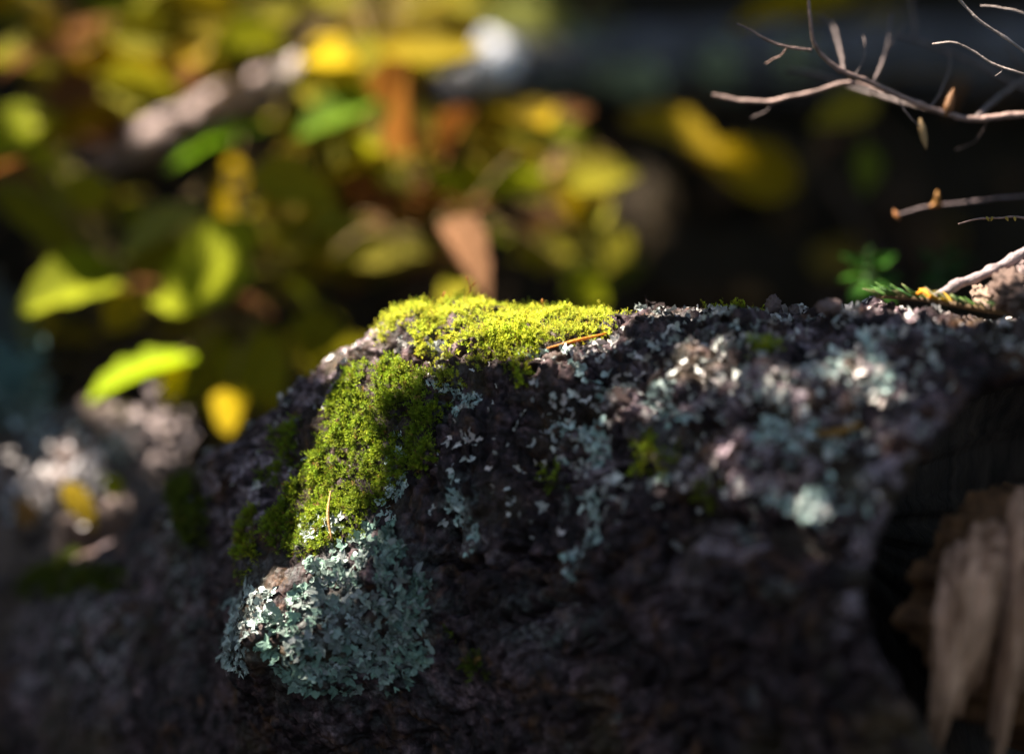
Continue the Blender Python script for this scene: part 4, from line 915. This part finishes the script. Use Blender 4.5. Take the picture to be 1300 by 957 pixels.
for j, (x, y, rx, ry, colr, lb) in enumerate(((1286, 372, 24, 20, (0.10, 0.062, 0.05), 'crumbly brown bark chunk at the right end of the crest'), (1250, 378, 12, 11, (0.18, 0.12, 0.09), 'small crumb of bark left of the crumbly chunk'), (1304, 350, 20, 14, (0.13, 0.09, 0.085), 'pinkish bark chunk leaning on the broken stick'))):
    c0 = P(x, y, CD(x) + .006 * j); k_ = KPX * .728
    v, f = blob(np.zeros(3), (rx * k_, .009, ry * k_), 11.0 + j * 5, 34, 46, 0.45)
    o = obj('bark_chunk', make_mesh('bark_chunk', v, f), FAR_BARK, None, colr); o.location = c0.tolist(); tag(o, lb, 'bark', 'crumbs of bark on the right crest')
for j, (x, y, rr, colr, lb) in enumerate(((982, 384, 8, (0.12, 0.08, 0.075), 'tiny upright bark crumb on the middle crest'), (1006, 380, 6, (0.10, 0.07, 0.065), 'smallest bark crumb right of the upright one'), (1050, 388, 13, (0.13, 0.085, 0.08), 'flat pinkish bark crumb on the crest left of the fir sprig'))):
    p, n = on_log(x, y + 6); v, f = blob(np.zeros(3), (rr * KPX * .74, rr * KPX * .74, rr * KPX * .74 * (1.2 if j < 2 else .6)), 40.0 + j, 22, 30, 0.4)
    o = obj('bark_crumb', make_mesh('bark_crumb', v, f), FAR_BARK, None, colr); o.location = (p + n * rr * KPX * .5).tolist(); tag(o, lb, 'bark', 'crumbs of bark on the right crest')

# ------------------------------------------------------------------ leaf litter on the bank
lv, lfq = [], []
tmp = LEAFM['ovate'][0]; co = np.zeros(len(tmp.vertices) * 3); tmp.vertices.foreach_get('co', co); co = co.reshape(-1, 3)
sel = (np.arange(0, 15, 2)[:, None] * 7 + np.array([0, 3, 6])[None]).ravel(); LVv = co[sel]
ii = (np.arange(7)[:, None] * 3 + np.arange(2)[None]).ravel(); q4 = np.c_[ii, ii + 3, ii + 4, ii + 1]
LVf = np.vstack([q4[:, [0, 1, 2]], q4[:, [0, 2, 3]]]); LVv = LVv * np.array([1, 0.62, 0.9])
lr = np.random.default_rng(77); n = 2600
x = lr.normal(size=n) * 0.75; y = 0.25 + 1.6 * lr.random(n); z = ground_z(x, y)
nn = np.c_[-0.0 + 0.35 * lr.normal(size=n), -0.45 + 0.35 * lr.normal(size=n), np.ones(n)]; nn /= np.linalg.norm(nn, axis=1)[:, None]
pal = np.array([(0.10, 0.05, 0.02), (0.16, 0.08, 0.025), (0.06, 0.035, 0.02), (0.26, 0.17, 0.02), (0.14, 0.12, 0.02), (0.04, 0.025, 0.015)])
ti = pal[lr.choice(6, n, p=[.28, .2, .2, .1, .07, .15])] * 0.55 * (0.6 + 0.8 * lr.random((n, 1)))
lo = scatter('leaf_litter', [(LVv, LVf)], np.zeros(n, int), np.c_[x, y, z + 0.004], frames_from(nn, lr.random(n) * 6.28), 0.025 + 0.03 * lr.random(n), LITTER, ti)
tag(lo, 'dark brown and ochre leaf litter covering the shaded bank', 'leaf litter', kind='stuff')

# ------------------------------------------------------------------ unseen tree added so its boughs throw the dappled shade
LIT = []   # spots kept clear of the added leaves so the sun reaches them: (world point, radius)
for x, y, r in ((700, 405, .019), (640, 405, .015), (755, 400, .013), (590, 400, .011), (540, 405, .008), (500, 415, .006), (826, 388, .006), (450, 425, .010), (415, 650, .007), (422, 680, .006), (360, 750, .007), (345, 765, .005),
                (480, 462, .006), (530, 470, .004), (458, 515, .002), (432, 575, .003), (470, 590, .000), (405, 610, .002), (1190, 385, .009), (1140, 380, .006), (930, 478, .000), (1080, 468, .001), (1035, 645, -.001), (880, 445, -.001), (840, 508, -.001), (1000, 492, -.001), (925, 588, -.001), (1000, 605, -.003), (740, 555, -.005), (1050, 418, -.005), (830, 576, -.004), (1130, 560, -.004)):
    LIT.append((on_log(x, y)[0], r))
for x, y, D, r in ((455, 68, 1.06, .028), (390, 90, 1.1, .012), (612, 80, DL - .05, .02), (520, 110, 1.03, .014), (190, 490, .98, .022), (288, 525, .975, .012), (285, 350, .99, .005), (110, 596, .93, .002), (62, 628, .93, .002), (200, 565, .95, .001), (590, 320, .97, .012),
                   (90, 380, 1.0, .006), (440, 145, 1.05, .014), (610, 232, 1.07, .018), (735, 205, 1.08, .014), (660, 165, 1.09, .012), (290, 270, 1.04, .012), (265, 60, 1.12, .028), (110, 165, 1.1, .014), (330, 475, .99, .010),
                   (900, 185, 1.12, -.006),  (1230, 16, .77, .012), (1220, 58, .772, .012), (985, 50, .785, .012), (950, 126, .81, .010), (1070, 95, .8, .010), (1220, 362, .733, .010), (1250, 350, .733, .008), (1280, 360, .73, .010), (1100, 345, .89, .012), (1190, 250, .825, .008), (250, 145, 1.13, .012), (640, 40, DL, .014), (500, 15, 1.16, .03), (95, 640, .915, .010), (450, 195, 1.08, .012)):
    LIT.append((P(x, y, D), r))
LITP = np.array([l[0] for l in LIT]); LITR = np.array([l[1] for l in LIT])
cr = np.random.default_rng(5)
ua = np.cross(SUN, [0, 0, 1.0]); ua /= np.linalg.norm(ua); ub = np.cross(ua, SUN)
def canopy(center, n, sx, sy, dist, spread, size):
    a = cr.uniform(-sx, sx, n); b = cr.uniform(-sy, sy, n); t = dist + spread * cr.random(n)
    p = center + a[:, None] * ua + b[:, None] * ub + t[:, None] * SUN
    L = size * (0.75 + 0.5 * cr.random(n))
    rel = p[:, None] - LITP[None]; along = rel @ SUN; perp = np.linalg.norm(rel - along[..., None] * SUN, axis=2)
    ok = ((perp > LITR[None] + L[:, None] * 0.52) | (along < 0)).all(1)  # crown leaves that would shade a lit spot are dropped
    # boughs stay clear of the view
    px_, py_, D_ = PX(p); ok &= ~((D_ > 0) & (px_ > -200) & (px_ < 1500) & (py_ > -260) & (py_ < 1200))
    return p[ok], L[ok]
logc = P(720, 560, .74)
parts = [canopy(logc, 9000, .24, .20, .48, .35, .017), canopy(P(120, 600, .95), 5000, .12, .12, .5, .35, .018), canopy(P(900, 220, 1.35), 1800, .34, .3, .9, .6, .06), canopy(logc, 2600, .26, .22, .75, .5, .045), canopy(P(330, 600, .80), 900, .16, .20, .8, .5, .04), canopy(P(650, 250, 1.1), 3400, .75, .5, .85, .8, .06), canopy(logc, 1500, .9, .8, 1.3, .8, .075)]
p = np.vstack([a for a, b in parts]); L = np.concatenate([b for a, b in parts]); n = len(p)
nn = SUN * 0.8 + np.array([0, 0, 0.4]) + 0.35 * cr.normal(size=(n, 3)); nn /= np.linalg.norm(nn, axis=1)[:, None]
fr = frames_from(nn, cr.random(n) * 6.28)
ti = np.array((0.16, 0.20, 0.02)) * (0.6 + 0.7 * cr.random((n, 1))); ti[:, 0] *= 0.8 + 1.2 * cr.random(n)
LC = LVv - np.array([0.5, 0, 0])
tx_, ty_ = -1.55, 1.25; tz_ = float(ground_z(np.array([tx_]), np.array([ty_]))[0]) - 0.05
tree = thing('unseen_shade_tree', 'unseen young tree added at the left, its boughs gapped to dapple the log', 'tree', (tx_, ty_, tz_)); t0 = np.array(tree.location)
scatter('crown', [(LC, LVf)], np.zeros(n, int), p - t0, fr, L, CROWN, ti, tree)['kind'] = 'stuff'
v, f = tube([(0, 0, 0), (.03, 0, .6), (.02, .03, 1.3), (-.02, .02, 2.2), (0, 0, 3.0)], [.05, .042, .036, .026, .012], 12, 40, 0.12)
obj('trunk', make_mesh('trunk', v, f), STEM, tree, (0.07, 0.055, 0.045))
for k, e in enumerate((logc + SUN * 1.05 - ub * .1, P(650, 250, 1.1) + SUN * 1.3, logc + SUN * 1.7 + ua * .4, P(330, 600, .8) + SUN * 1.1 - ub * .1)):
    s = np.array([.0, .02, 1.1 + .25 * k]); e = e - t0
    v, f = tube([s, (s + e) / 2 + np.array([0, 0, .12]), e], [.016, .010, .003], 8, 30, 0.15); obj('limb', make_mesh('limb', v, f), STEM, tree, (0.07, 0.055, 0.045))

# woods added round the hollow, out of the view, to block low skylight
wr = np.random.default_rng(91); n = 15000
az = wr.random(n) * 2 * math.pi; rad = 2.3 + 2.6 * wr.random(n); hh = 0.15 + 4.3 * wr.random(n) ** 0.9
p = np.c_[rad * np.sin(az), rad * np.cos(az) - 0.2, hh]; p[:, 2] += np.clip(ground_z(p[:, 0], p[:, 1]), 0, 3)
px_, py_, D_ = PX(p); ok = ~((D_ > 0) & (px_ > -260) & (px_ < 1560) & (py_ > -300) & (py_ < 1300))
rel = p[:, None] - LITP[None]; along = rel @ SUN; perp = np.linalg.norm(rel - along[..., None] * SUN, axis=2)
ok &= ((perp > LITR[None] + 0.08) | (along < 0)).all(1)
p = p[ok]; n = len(p); nn = wr.normal(size=(n, 3)) + np.array([0, 0, .6]); nn /= np.linalg.norm(nn, axis=1)[:, None]
ti = np.array((0.07, 0.10, 0.015)) * (0.6 + 0.8 * wr.random((n, 1)))
QL = np.array([(-.5, -.0, 0), (-.1, -.33, .05), (.5, 0, -.05), (-.1, .33, .05)]); QF = np.array([(0, 1, 2), (0, 2, 3)])
wo = scatter('unseen_woods', [(QL, QF)], np.zeros(n, int), p, frames_from(nn, wr.random(n) * 6.28), 0.13 + 0.08 * wr.random(n), CROWN, ti)
tag(wo, 'unseen mass of undergrowth added round the hollow to cut low skylight', 'woods', kind='stuff')
